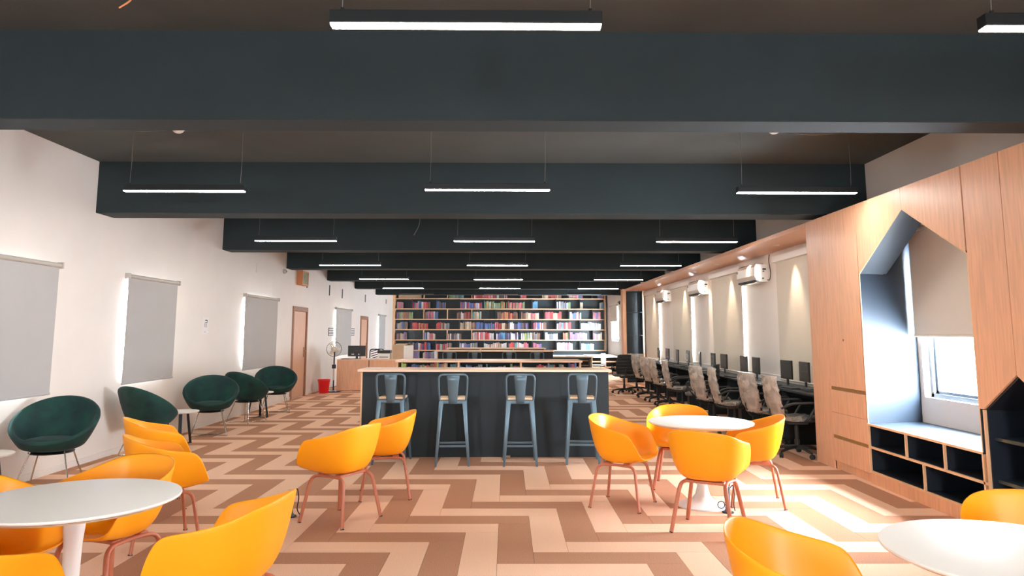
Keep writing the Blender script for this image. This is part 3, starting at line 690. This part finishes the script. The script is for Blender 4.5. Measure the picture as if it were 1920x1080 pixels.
# x, y, facing x, facing y, label
ych = [(1.045, 6.58, .87, -.46, 'yellow shell armchair left of the middle round table, with its seat in view'),
       (1.74, 7.34, -.30, -.95, 'yellow shell armchair behind the middle round table'),
       (1.59, 5.77, .50, .86, 'yellow shell armchair in front of middle round table, back to camera'),
       (2.26, 6.66, -.97, .22, 'yellow shell armchair right of the middle round table'),
       (1.12, 2.80, .90, -.38, 'yellow shell armchair cut by bottom edge, left of the bottom right table'),
       (2.36, 3.24, -.42, -.9, 'yellow shell armchair behind the round table at bottom right corner'),
       (-1.36, 6.08, -.88, .48, 'nearer of two yellow armchairs left of the bar counter'),
       (-1.145, 6.96, -.98, -.17, 'farther of two yellow armchairs beside the bar stools'),
       (-2.26, 4.25, -.35, -.93, 'yellow shell armchair behind the left round table, facing it'),
       (-2.54, 5.45, .80, .58, 'yellow shell armchair turned away behind the left table, second of three in depth'),
       (-3.10, 6.50, .85, .5, 'yellow shell armchair farthest back on left, under the green armchair'),
       (-1.29, 3.44, -.99, .10, 'yellow shell armchair right of the left round table, in the foreground'),
       (-2.62, 3.72, .95, -.30, 'yellow shell armchair at far left edge, tucked under the left round table'),
       (-2.14, 2.96, .45, .9, 'yellow shell armchair in bottom left corner, only its rim in view')]
for i, (x, y, fx, fy, lab) in enumerate(ych):
    if i == 0: YC.location = (x, y, 0); YC.rotation_euler = (0, 0, face(fx, fy)); YC['label'] = lab
    else: dup(YC, (x, y, 0), face(fx, fy), lab)
def round_table():
    t = thing('round_table', (0, 0, 0), 0, '', 'table', 'round white pedestal tables')
    MB().lathe([(.43, .712), (.462, .721), (.465, .727), (.463, .733), (.455, .735)], 72).build('tabletop', [white_t], t, smooth=40)
    MB().lathe([(.42, .702), (.43, .711)], 48).build('under_rim', white_e, t)
    prof = [(.225, 0), (.222, .010), (.19, .022), (.14, .036), (.095, .058), (.063, .10), (.047, .17), (.040, .26), (.037, .38), (.040, .52), (.05, .64), (.075, .69), (.09, .702)]
    MB().lathe(prof, 40).build('pedestal', white_p, t, smooth=50)
    return t
T1 = round_table(); T1.location = (1.755, 6.555, 0); T1['label'] = 'round white pedestal table in the middle right, ringed by four yellow armchairs'
dup(T1, (1.88, 2.70, 0), 0, 'round white table cut off at the bottom right corner')
dup(T1, (-2.07, 3.56, 0), 0, 'round white pedestal table at left foreground')
for x, y, lab in ((-1.80, 6.17, 'small grey floor power post with cable left of the yellow armchair pair'), (1.90, 6.30, 'small grey floor power post with cable at foot of middle round table')):
    t = thing('power_post', (x, y, 0), 0, lab, 'socket post', 'floor power posts')
    MB().lathe([(.03, 0), (.03, .02), (.022, .03), (.022, .19), (.026, .20), (.026, .215)], 16).build('post', stoolm, t, smooth=40)
    MB().lathe([(.05, 0), (.05, .008)], 18).build('floor_plate', rubber, t)
    MB().tube(bend([(.02, 0, .20), (.05, 0, .235), (.065, .01, .15), (.05, 0, .06), (.07, .03, .01)], .03), .0045, 6).build('cable', rubber, t, smooth=True)
    MB().tube([(-.05+.03*math.cos(a), .02, .06+.03*math.sin(a)) for a in [i*PI/6 for i in range(12)]], .004, 6, closed=True).build('cable_loop', rubber, t)

# ------------------------------------------------------------------ green tub chairs and side tables
def tub():
    t = thing('tub_chair', (0, 0, 0), 0, '', 'chair', 'green velvet tub chairs along the left wall')
    N = 48; mb = MB(); prof_n = 11
    for i in range(N):
        a = 2*PI*i/N; ca, sa = math.cos(a), math.sin(a)     # a=0 back
        rim = Vector((.405*sa, -.325*ca+.0, .665+.205*ca)); bas = Vector((.25*sa, -.20*ca+.03, .37))
        cen = Vector((0, .03, .355))
        for k_ in range(prof_n):
            if k_ < 3: p = cen.lerp(bas, (k_+.3)/3.3)
            else:
                u = (k_-2)/(prof_n-3); c1 = bas+Vector((.07*sa, -.06*ca, .035)); c1.z = .40
                p = bas*(1-u)**2+c1.lerp(rim, .35)*2*u*(1-u)+rim*u*u
            mb.v.append(tuple(p))
    for i in range(N):
        j = (i+1) % N
        for k_ in range(prof_n-1): mb.f.append((i*prof_n+k_, j*prof_n+k_, j*prof_n+k_+1, i*prof_n+k_+1))
    mb.f.append(tuple(i*prof_n for i in range(N)))
    o = mb.build('shell', velvet, t, smooth=80)
    md = o.modifiers.new('sol', 'SOLIDIFY'); md.thickness = .045; md.offset = -1
    sb = o.modifiers.new('sub', 'SUBSURF'); sb.levels = 1; sb.render_levels = 1
    cu = MB().lathe([(.02, -.04), (.16, -.04), (.225, -.02), (.24, .005), (.22, .03), (.15, .045), (.02, .05)], 32)
    cu.v = [(x*1.02, y*.86+.045, z+.45) for x, y, z in cu.v]
    cu.build('cushion', velvet, t, smooth=60)
    for sx in (-1, 1):
        for sy in (-1, 1): MB().tube([(sx*.15, .03+sy*.11, .365), (sx*.25, .03+sy*.215, .008)], .0075, 8).build('leg', chrome, t, smooth=True)
    for s in (-1, 1): MB().tube([(s*.25, .03+.215, .008), (s*.06, .03, .012), (s*.25, .03-.215, .008)], .007, 8).build('floor_rail', chrome, t, smooth=True)
    MB().tube([(-.07, .03, .012), (.07, .03, .012)], .007, 8).build('cross_rail', chrome, t, smooth=True)
    MB().lathe([(.19, .345), (.20, .356)], 24, 0, .03).build('seat_plate', blackm, t)
    return t
TB = tub()
for i, (x, y, fx, fy, lab) in enumerate(((-4.50, 7.28, .22, -.98, 'dark green velvet tub chair nearest the camera on left wall'), (-4.50, 9.12, .45, .89, 'green velvet tub chair showing its back, second along left wall'),
        (-4.46, 10.95, .35, -.94, 'green velvet tub chair turned to camera, third along left wall'), (-4.46, 12.42, .42, .91, 'green velvet tub chair showing its back, fourth along left wall'),
        (-4.46, 14.0, .40, -.92, 'green velvet tub chair farthest away, just before the wooden door'))):
    if i == 0: TB.location = (x, y, 0); TB.rotation_euler = (0, 0, face(fx, fy)); TB['label'] = lab
    else: dup(TB, (x, y, 0), face(fx, fy), lab)
def side_table():
    t = thing('side_table', (0, 0, 0), 0, '', 'table', 'small round side tables between the green chairs')
    MB().lathe([(.235, .43), (.25, .435), (.25, .447), (.245, .45)], 40).build('tabletop', white_t, t, smooth=40)
    for a in (20, 140, 260):
        ca, sa = math.cos(R(a)), math.sin(R(a)); mm = Matrix.Rotation(R(a), 4, 'Z')
        m_ = MB(); m_.v = [tuple(mm @ Vector(p)) for p in [(.12, -.022, .43), (.13, -.022, .43), (.13, .022, .43), (.12, .022, .43), (.19, -.022, 0), (.20, -.022, 0), (.20, .022, 0), (.19, .022, 0)]]
        m_.f = [(0, 1, 2, 3), (7, 6, 5, 4), (0, 4, 5, 1), (1, 5, 6, 2), (2, 6, 7, 3), (3, 7, 4, 0)]
        m_.build('leg', blackm, t)
        MB().box(0, .19, -.02, .02, 0.0, .008, mm).build('foot_bar', blackm, t)
    MB().lathe([(.14, .422), (.14, .43)], 24).build('top_plate', blackm, t)
    return t
STB = side_table(); STB.location = (-4.66, 6.52, 0); STB['label'] = 'white round side table cut by left edge of the photo'
dup(STB, (-4.50, 10.02, 0), R(40), 'white round side table between second and third green tub chairs')
dup(STB, (-4.50, 13.2, 0), R(80), 'white round side table between fourth and fifth green tub chairs')

# ------------------------------------------------------------------ computer desks
t = thing('computer_desk', (0, 0, 0), 0, 'long black computer desk along the right wall under the tall blinds', 'desk')
for i in range(9):
    y = 8.78+i*1.24
    MB().box(3.78, 4.33, y+.002, y+1.238, .745, .77).build('desktop', blackl, t, bevel=.002, seg=1)
    MB().box(3.80 if i == 0 else 3.84, 4.30, y, y+.025, 0, .745).build('leg_panel', blackl, t)
    MB().box(4.22, 4.24, y+.03, y+1.23, .35, .745).build('modesty_panel', blackl, t)
MB().box(3.84, 4.30, 8.78+9*1.24-.03, 8.78+9*1.24, 0, .745).build('leg_panel', blackl, t)
MB().box(4.335, 4.375, 8.78, 19.94, .77, .86).build('cable_duct', white_p, t)
def monitor():
    t = thing('monitor', (0, 0, 0), 0, '', 'monitor', 'monitors on the long computer desk')
    MB().box(-.185, .185, -.014, .014, .095, .365).build('casing', plast, t, bevel=.004, seg=1)
    MB().box(-.173, .173, -.0155, -.0140, .112, .355).build('screen', screen, t)
    MB().box(-.022, .022, .0, .022, .01, .15).build('stand', plast, t, bevel=.003, seg=1)
    MB().lathe([(.10, 0), (.10, .006), (.03, .014)], 20).build('base', plast, t, smooth=40)
    return t
MN = monitor()
def keyboard():
    t = thing('keyboard', (0, 0, 0), 0, '', 'keyboard', 'black keyboards on the long computer desk')
    MB().box(-.21, .21, -.065, .065, 0, .014).build('body', plast, t, bevel=.003, seg=1)
    for r_ in range(4): MB().box(-.2, .2, -.055+r_*.028, -.033+r_*.028, .014, .020).build('key_row', dgrey, t)
    return t
KB = keyboard()
def tower():
    t = thing('computer_tower', (0, 0, 0), 0, '', 'computer', 'computer towers under the desk')
    MB().box(-.085, .085, -.19, .19, 0.0, .36).build('case', plast, t, bevel=.004, seg=1)
    MB().box(-.07, .07, -.194, -.190, .28, .33).build('drive_bay', dgrey, t); MB().tube([(0, -.196, .2), (0, -.19, .2)], .01, 10).build('power_button', chrome, t)
    return t
TW = tower()
mons = [9.82, 10.45, 11.72, 12.32, 13.45, 14.15, 15.1, 16.1, 17.1, 18.15, 19.2]
places = ['first', 'second', 'third', 'fourth', 'fifth', 'sixth', 'seventh', 'eighth', 'ninth', 'tenth', 'eleventh']
for i, y in enumerate(mons):
    x = 4.08; a = R(-90+ (-4, 2, -3, -2, 0, -5, -12, -4, -6, 0, -5)[i])
    lab = 'black monitor with dark screen, %s from the wooden cupboard along the desk' % places[i]
    if i == 0: MN.location = (x, y, .77); MN.rotation_euler = (0, 0, a); MN['label'] = lab
    else: dup(MN, (x, y, .77), a, lab)
    if i < 9:
        lab = 'black keyboard before the %s monitor from the wooden cupboard' % places[i]; a2 = R(-90+random.uniform(-12, 12)); y2 = y+random.uniform(-.06, .1)+.05
        if i == 0: KB.location = (3.90, y2, .77); KB.rotation_euler = (0, 0, a2); KB['label'] = lab
        else: dup(KB, (3.90, y2, .77), a2, lab)
    lab = 'black computer tower on floor under the %s monitor from cupboard' % places[i]; y3 = y+.33
    if i == 0: TW.location = (4.08, y3, 0); TW.rotation_euler = (0, 0, R(-90)); TW['label'] = lab
    else: dup(TW, (4.08, y3, 0), R(-90), lab)
tag(MB().box(3.92, 4.12, 9.28, 9.55, .771, .80).box(3.93, 4.11, 9.30, 9.53, .80, .812).build('ledger_book', dgrey, bevel=.003, seg=1), 'dark closed book lying on desk beside the wooden cupboard', 'book')

# ------------------------------------------------------------------ office chairs
def office_chair(wrapped):
    t = thing('office_chair', (0, 0, 0), 0, '', 'chair', 'black swivel office chairs along the computer desks')
    for k_ in range(5):
        a = 2*PI*k_/5+.3; ca, sa = math.cos(a), math.sin(a)
        leg = MB().tube([(.02*ca, .02*sa, .115), (.16*ca, .16*sa, .10), (.30*ca, .30*sa, .072)], .024, 8, r2=.015, flat=.8).build('leg', plast, t, smooth=40)
        px, py = .30*ca, .30*sa
        mm = Matrix.Translation((px, py, .03)) @ Matrix.Rotation(a+.6, 4, 'Z') @ Matrix.Rotation(R(90), 4, 'X')
        MB().lathe([(.028, -.022), (.03, -.018), (.03, -.006), (.02, -.004), (.02, .004), (.03, .006), (.03, .018), (.028, .022)], 14, m=mm).build('caster', rubber, leg, smooth=40)
        leg2 = MB().tube([(px, py, .045), (px, py, .075)], .008, 6); leg2.build('caster_stem', plast, leg)
    MB().lathe([(.032, .08), (.032, .20), (.024, .205), (.024, .36), (.018, .365), (.018, .40)], 16).build('gas_column', plast, t, smooth=40)
    MB().box(-.10, .10, -.12, .12, .39, .425).build('tilt_mechanism', plast, t, bevel=.008)
    se = MB(); n = 28
    prof = [(.02, .425), (.20, .425), (.24, .44), (.245, .465), (.23, .485), (.15, .493), (.02, .49)]
    se.lathe(prof, n); se.v = [(x*(1.0 if True else 1), y*.98+.02, z-.02*max(0, (y-.15))/.1*.5) for x, y, z in se.v]
    se.build('seat', fabric, t, smooth=60)
    # backrest grid, curved
    bk = MB(); NX, NZ = 8, 12
    def bp(u, v):   # u -1..1, v 0..1
        wdt = (.20+.03*math.sin(v*PI))*(1-.12*v**3)
        x = u*wdt; y = -.235-.10*v**1.4+.055*math.sin(PI*v)*-.6+.045*(u*u)
        z = .50+.47*v-.012*u*u*v
        return Vector((x, y, z))
    for j in range(NZ+1):
        for i in range(NX+1): bk.v.append(tuple(bp(-1+2*i/NX, j/NZ)))
    for j in range(NZ):
        for i in range(NX): bk.f.append((j*(NX+1)+i, j*(NX+1)+i+1, (j+1)*(NX+1)+i+1, (j+1)*(NX+1)+i))
    o = bk.build('backrest', fabric, t, smooth=60); md = o.modifiers.new('s', 'SOLIDIFY'); md.thickness = .018
    bd = [bp(-1, v/8) for v in range(9)]+[bp(u/4, 1)+Vector((0, 0, .008)) for u in range(-3, 4)]+[bp(1, v/8) for v in range(8, -1, -1)]+[bp(u/4, 0) for u in range(3, -4, -1)]
    MB().tube(bd, .014, 8, closed=True).build('back_frame', plast, t, smooth=60)
    for q in range(5):
        v = .16+q*.17
        MB().tube([bp(u/6, v)+Vector((0, -.022, 0)) for u in range(-6, 7)], .010, 6, flat=.5).build('back_slat', plast, t, smooth=60)
    MB().tube(bend([(0, -.02, .405), (0, -.25, .41), (0, -.30, .50), (0, -.315, .62)], .08), .022, 8, flat=.5).build('back_support', plast, t, smooth=60)
    for sx in (-1, 1):
        MB().tube(bend([(sx*.14, .02, .43), (sx*.275, .04, .44), (sx*.29, .17, .64), (sx*.28, .14, .675), (sx*.275, -.12, .665), (sx*.24, -.24, .60)], .06, 5), .017, 8, flat=.8).build('armrest', plast, t, smooth=60)
    if wrapped:
        wr = MB(); rng = random.Random(3); NX2, NZ2 = 14, 16
        def wrapv(i, j, back):
            u = -1+2*i/NX2; v = j/NZ2
            p = bp(u*1.12, min(1.0, v)*1.0); p.z = .46+.53*v
            nn = 1 if back else -1
            th = .045*(1-u*u)**.5+.012
            p.y += (-th if back else th*.7)+rng.uniform(-.012, .012)
            p.x += rng.uniform(-.006, .006); p.z += rng.uniform(-.006, .006)
            if v < .2: p.x *= .72+1.4*v
            return p
        for back in (True, False):
            base = len(wr.v)
            for j in range(NZ2+1):
                for i in range(NX2+1): wr.v.append(tuple(wrapv(i, j, back)))
            for j in range(NZ2):
                for i in range(NX2): wr.f.append((base+j*(NX2+1)+i, base+j*(NX2+1)+i+1, base+(j+1)*(NX2+1)+i+1, base+(j+1)*(NX2+1)+i))
        nA = (NX2+1)*(NZ2+1)
        for j in range(NZ2):
            for i in (0, NX2): wr.f.append((j*(NX2+1)+i, (j+1)*(NX2+1)+i, nA+(j+1)*(NX2+1)+i, nA+j*(NX2+1)+i))
        for i in range(NX2): wr.f.append((NZ2*(NX2+1)+i, NZ2*(NX2+1)+i+1, nA+NZ2*(NX2+1)+i+1, nA+NZ2*(NX2+1)+i))
        wr.build('plastic_wrap', wrap, t, smooth=30)['label'] = 'crumpled clear plastic wrap over the backrest'
    sw_ = MB(); rng = random.Random(5); n = 24
    for r_, z in ((.03, .5), (.13, .503), (.21, .498), (.25, .478), (.25, .445)):
        for j in range(n):
            a = 2*PI*j/n; rr = r_+rng.uniform(-.006, .006); sw_.v.append((rr*math.cos(a), rr*math.sin(a)*.98+.02, z+rng.uniform(-.004, .004)))
    for k_ in range(4):
        for j in range(n): sw_.f.append((k_*n+j, k_*n+(j+1) % n, (k_+1)*n+(j+1) % n, (k_+1)*n+j))
    o = sw_.build('seat_wrap', wrapd, t, smooth=30); o['label'] = 'clear plastic film over the seat'
    return t
wrapd = wrap.copy(); wrapd.name = 'clear_seat_film'
for n_ in wrapd.node_tree.nodes:
    if n_.type == 'VALTORGB': n_.color_ramp.elements[0].color = (.05, .05, .05, 1); n_.color_ramp.elements[1].color = (.45, .45, .45, 1)
OW = office_chair(True); OU = office_chair(False); fw = True; fu = True
ocs = [(3.66, 9.14, .97, -.10, 1, 'plastic-wrapped office chair nearest the wooden cupboard'),
       (3.60, 9.95, .99, .12, 1, 'plastic-wrapped office chair second from the cupboard'),
       (3.48, 11.0, .97, -.25, 1, 'plastic-wrapped office chair third from the cupboard, with a taller looking back'),
       (3.38, 11.75, .99, .12, 1, 'plastic-wrapped office chair fourth from the cupboard, in front of the unwrapped one'),
       (3.42, 12.7, -.86, .5, 0, 'unwrapped black office chair turned sideways among the wrapped ones'),
       (3.42, 14.0, .97, -.2, 1, 'plastic-wrapped office chair just beyond the unwrapped one'),
       (3.40, 15.2, .99, -.05, 1, 'plastic-wrapped office chair second beyond the unwrapped one'),
       (3.40, 16.2, .99, .1, 1, 'plastic-wrapped office chair third beyond the unwrapped one'),
       (3.40, 17.3, .99, -.1, 1, 'plastic-wrapped office chair at the far end of the row'),
       (3.42, 18.9, .25, .97, 1, 'plastic-wrapped office chair with its back to camera in the far corner'),
       (3.00, 18.35, .02, 1, 0, 'black slatted office chair with its back to camera, right of the far counter')]
for x, y, fx, fy, wr_, lab in ocs:
    rz = face(fx, fy)
    if wr_:
        if fw: OW.location = (x, y, 0); OW.rotation_euler = (0, 0, rz); OW['label'] = lab; fw = False
        else: dup(OW, (x, y, 0), rz, lab)
    else:
        if fu: OU.location = (x, y, 0); OU.rotation_euler = (0, 0, rz); OU['label'] = lab; fu = False
        else: dup(OU, (x, y, 0), rz, lab)

# ------------------------------------------------------------------ reception desk corner
t = thing('reception_desk', (0, 0, 0), 0, 'light wooden reception desk by the left wall behind the red bin', 'desk')
MB().box(-4.46, -3.63, 18.95, 18.975, 0.02, .80).build('front_panel', wood, t, bevel=.002, seg=1)
MB().box(-3.61, -1.95, 18.95, 18.975, 0.02, .80).build('front_panel', wood, t, bevel=.002, seg=1)
MB().box(-3.63, -3.61, 18.96, 18.975, 0.02, .80).build('seam', rubber, t)
MB().box(-4.46, -1.95, 18.94, 19.75, .80, .825).build('desktop', wood_h, t, bevel=.002, seg=1)
MB().box(-4.46, -4.44, 18.975, 19.72, 0, .80).build('side_panel', white_p, t); MB().box(-1.97, -1.95, 18.975, 19.72, 0, .80).build('side_panel', wood, t)
t = thing('desk_monitor', (-4.02, 19.3, .825), 0, 'black monitor seen from behind on the reception desk', 'monitor')
MB().box(-.235, .235, -.02, .02, .07, .35).build('casing', plast, t, bevel=.005)
MB().box(-.05, .03, -.026, -.02, .21, .225).build('back_print', dgrey, t); MB().box(-.1, .1, -.04, -.02, .10, .2).build('rear_housing', plast, t)
MB().box(-.03, .03, .02, .04, 0, .2).build('stand', plast, t); MB().lathe([(.12, 0), (.12, .01)], 20, 0, .02).build('base', plast, t)
for x, c_ in ((-.13, paperw), (-.09, paperw), (.05, paperw)): MB().box(x, x+.025, -.0415, -.0402, .11, .135).build('port_sticker', c_, t)
t = thing('printer', (-3.28, 19.35, .825), 0, 'white and black printer on the reception desk beside the cardboard box', 'printer')
MB().box(-.16, .16, -.15, .15, 0, .15).build('paper_tray', white_p, t, bevel=.008)
MB().box(-.17, .17, -.16, .16, .15, .23).build('lid', plast, t, bevel=.01); MB().box(-.12, .12, -.153, -.15, .04, .06).build('output_slot', dgrey, t)
t = thing('cardboard_box', (-2.78, 19.3, .825), R(-28), 'open-topped cardboard box with one white side on the reception desk', 'box')
MB().box(-.18, .18, -.22, -.212, 0, .36).build('box_side', card, t); MB().box(-.18, .18, .212, .22, 0, .36).build('box_side', card, t)
MB().box(-.18, -.172, -.212, .212, 0, .36).build('box_side', card, t); MB().box(.172, .18, -.212, .212, 0, .36).build('box_side', paperw, t)
MB().box(-.172, .172, -.212, .212, 0, .008).build('box_bottom', card, t)
MB().box(-.18, .18, -.0, .21, 0, .006, Matrix.Translation((0, -.22, .362)) @ Matrix.Rotation(R(10), 4, 'X')).build('flap', card, t)
MB().box(-.18, .18, -.21, -.0, 0, .006, Matrix.Translation((0, .22, .362)) @ Matrix.Rotation(R(-12), 4, 'X')).build('flap', card, t)
tag(MB().box(-4.38, -4.22, 19.05, 19.3, .826, .84).box(-4.24, -4.1, 19.0, 19.2, .826, .834).build('papers', plast), 'dark folders lying on the left end of reception desk', 'folder')
tag(MB().box(-3.72, -3.5, 19.02, 19.25, .826, .85).build('paper_stack', paperw), 'low stack of white paper between monitor and printer', 'paper')
t = thing('desk_chair', (-3.66, 20.1, 0), R(180), 'black mesh office chair behind the reception desk', 'chair')
MB().lathe([(.22, .44), (.24, .46), (.23, .49)], 24).build('seat', fabric, t, smooth=60)
mbk = MB()
for q in range(7): mbk.tube([(-.17, -.22, .62+q*.065), (0, -.26, .655+q*.065), (.17, -.22, .60+q*.065)], .012, 6)
mbk.build('backrest', plast, t); MB().tube(bend([(-.2, -.2, .52), (-.2, -.22, 1.06), (.2, -.22, 1.06), (.2, -.2, .52)], .08), .015, 8).build('back_frame', plast, t, smooth=True)
MB().lathe([(.03, .06), (.03, .44)], 12).build('column', plast, t)
MB().tube([(0, -.05, .43), (0, -.24, .45), (0, -.25, .62)], .02, 8).build('back_support', plast, t)
for k_ in range(5):
    a = 2*PI*k_/5; MB().tube([(0, 0, .1), (.28*math.cos(a), .28*math.sin(a), .03)], .025, 8).build('leg', plast, t)
t = thing('waste_bin', (-4.64, 18.38, 0), 0, 'red plastic waste bin on carpet beside the reception desk', 'bin')
MB().lathe([(.115, 0), (.15, .32), (.16, .322), (.16, .345), (.150, .345), (.145, .32), (.112, .012)], 28).build('body', redp, t, smooth=40)
MB().lathe([(.155, .29), (.158, .30), (.155, .31)], 28).build('rim_band', redp, t, smooth=40)
t = thing('pedestal_fan', (-4.48, 18.72, 0), R(8), 'white pedestal fan with round wire guard beside the reception desk', 'fan')
MB().lathe([(.17, 0), (.17, .02), (.05, .045)], 28).build('base', plast, t, smooth=40); MB().tube([(0, 0, .03), (0, 0, .96)], .018, 10).build('pole', plast, t)
MB().lathe([(.028, .3), (.028, .62)], 12).build('outer_tube', fanw, t); MB().box(-.05, .05, -.05, .04, .60, .70).build('control_box', plast, t, bevel=.01)
mm = Matrix.Translation((0, -.06, 1.10)) @ Matrix.Rotation(R(90), 4, 'X')
MB().lathe([(.06, -.14), (.075, -.10), (.075, .0), (.06, .02)], 20, m=mm).build('motor', fanw, t, smooth=40)
MB().tube([(0, 0, .95), (0, .02, 1.05)], .02, 8).build('neck', plast, t)
gd = MB()
gd.tube([(.19*math.cos(a), -.12, 1.10+.19*math.sin(a)) for a in [i*2*PI/32 for i in range(32)]], .006, 6, closed=True)
o = gd.build('guard_ring', dgrey, t)
for k_ in range(24):
    a = 2*PI*k_/24
    MB().tube([(.04*math.cos(a), -.165, 1.10+.04*math.sin(a)), (.13*math.cos(a), -.155, 1.10+.13*math.sin(a)), (.19*math.cos(a), -.12, 1.10+.19*math.sin(a))], .0018, 4).build('guard_wire', chrome, o)
for k_ in range(3):
    a0 = 2*PI*k_/3; m_ = MB()
    pts = [(.03, -.25), (.10, -.45), (.165, -.25), (.17, .25), (.10, .45), (.03, .3)]
    m_.prism(pts, lambda r_, q: (r_*math.cos(a0+q), -.115+.02*q, 1.10+r_*math.sin(a0+q)), lambda r_, q: (r_*math.cos(a0+q), -.118+.02*q, 1.10+r_*math.sin(a0+q)))
    m_.build('blade', fanw, t)
MB().lathe([(.035, 0), (.03, .02), (.0, .03)], 16, m=Matrix.Translation((0, -.13, 1.10)) @ Matrix.Rotation(R(90), 4, 'X')).build('hub', fanw, t, smooth=40)

# ------------------------------------------------------------------ things on the left wall
t = thing('wall_notice', (XL, 11.77, 1.63), 0, 'small printed paper notice on left wall between second and third blinds', 'notice')
MB().box(0.001, .003, -.13, .13, -.14, .14).build('sheet', paperw, t)
pr_ = MB().box(.003, .0036, -.02, .07, .085, .10).box(.003, .0036, -.02, .07, .05, .06).box(.003, .0036, .055, .07, .05, .10).box(.003, .0036, -.03, -.015, -.02, .045)
for q in range(4): pr_.box(.003, .0034, .015, .06, .03-q*.017, .036-q*.017)
pr_.box(.003, .0034, -.05, .03, -.10, -.095)
pr_.build('print', ink, t)
for y, la in ((20.16, 'left of'), (22.98, 'right of')):
    t = thing('poster_board', (XL, y, 1.545), 0, 'black and white printed board on left wall, %s the fourth blind' % la, 'poster', 'printed boards on the left wall')
    MB().box(.001, .012, -.27, .27, -.11, .11).build('board', ink, t)
    c_ = MB(); rg = random.Random(int(y))
    for r_ in range(3):
        x_ = -.25
        while x_ < .22:
            w_ = rg.uniform(.03, .09); c_.box(.012, .0135, x_, min(x_+w_, .25), -.095+r_*.068, -.045+r_*.068); x_ += w_+.02
    c_.build('printed_cells', paperw, t)
t = thing('framed_picture', (XL, 17.0, 2.64), 0, 'framed greenish picture in a deep orange box high above the first door', 'picture')
MB().box(0, .14, -.25, -.22, 0, .34).build('frame_side', orangef, t); MB().box(0, .14, .22, .25, 0, .34).build('frame_side', orangef, t)
MB().box(0, .14, -.22, .22, 0, .03).build('frame_side', orangef, t); MB().box(0, .14, -.22, .22, .31, .34).build('frame_side', orangef, t)
MB().box(.12, .13, -.22, .22, .03, .31).build('image', pict, t)
t = thing('wall_speaker', (XL, 15.75, 2.87), 0, 'small round beige wall sensor high beside the framed picture', 'sensor')
MB().lathe([(.05, 0), (.05, .04), (.035, .06)], 16, m=Matrix.Rotation(R(90), 4, 'Y')).build('body', blindt, t, smooth=40); MB().lathe([(.02, .06), (.015, .07)], 12, m=Matrix.Rotation(R(90), 4, 'Y')).build('lens', dgrey, t)
tag(MB().box(XL, XL+.012, 14.0, 14.14, 2.70, 2.90).build('switch_plate', wallm, bevel=.003, seg=1), 'pale switch plate high on left wall past the third blind', 'plate')
for y, z0, z1, la in ((17.6, 2.62, 3.0, 'under the fourth beam'), (19.85, 2.55, 2.84, 'before the fourth blind'), (21.4, 2.55, 2.82, 'above the fourth blind'), (24.9, 2.58, 2.84, 'above the second door'), (29.2, 2.7, 2.88, 'past the farthest blind')):
    tag(MB().box(XL, XL+.018, y-.02, y+.02, z0, z1).build('wall_conduit', dgrey), 'short dark vertical conduit on left wall %s' % la, 'conduit', 'short conduits on the left wall')
tag(MB().box(XR-.05, XR, 27.4, 27.5, 2.62, 2.75).lathe([(.04, 0), (.03, .03)], 12, XR-.06, 27.45, 2.68).build('wall_camera', dgrey), 'small dark security camera on wall above far window', 'camera')
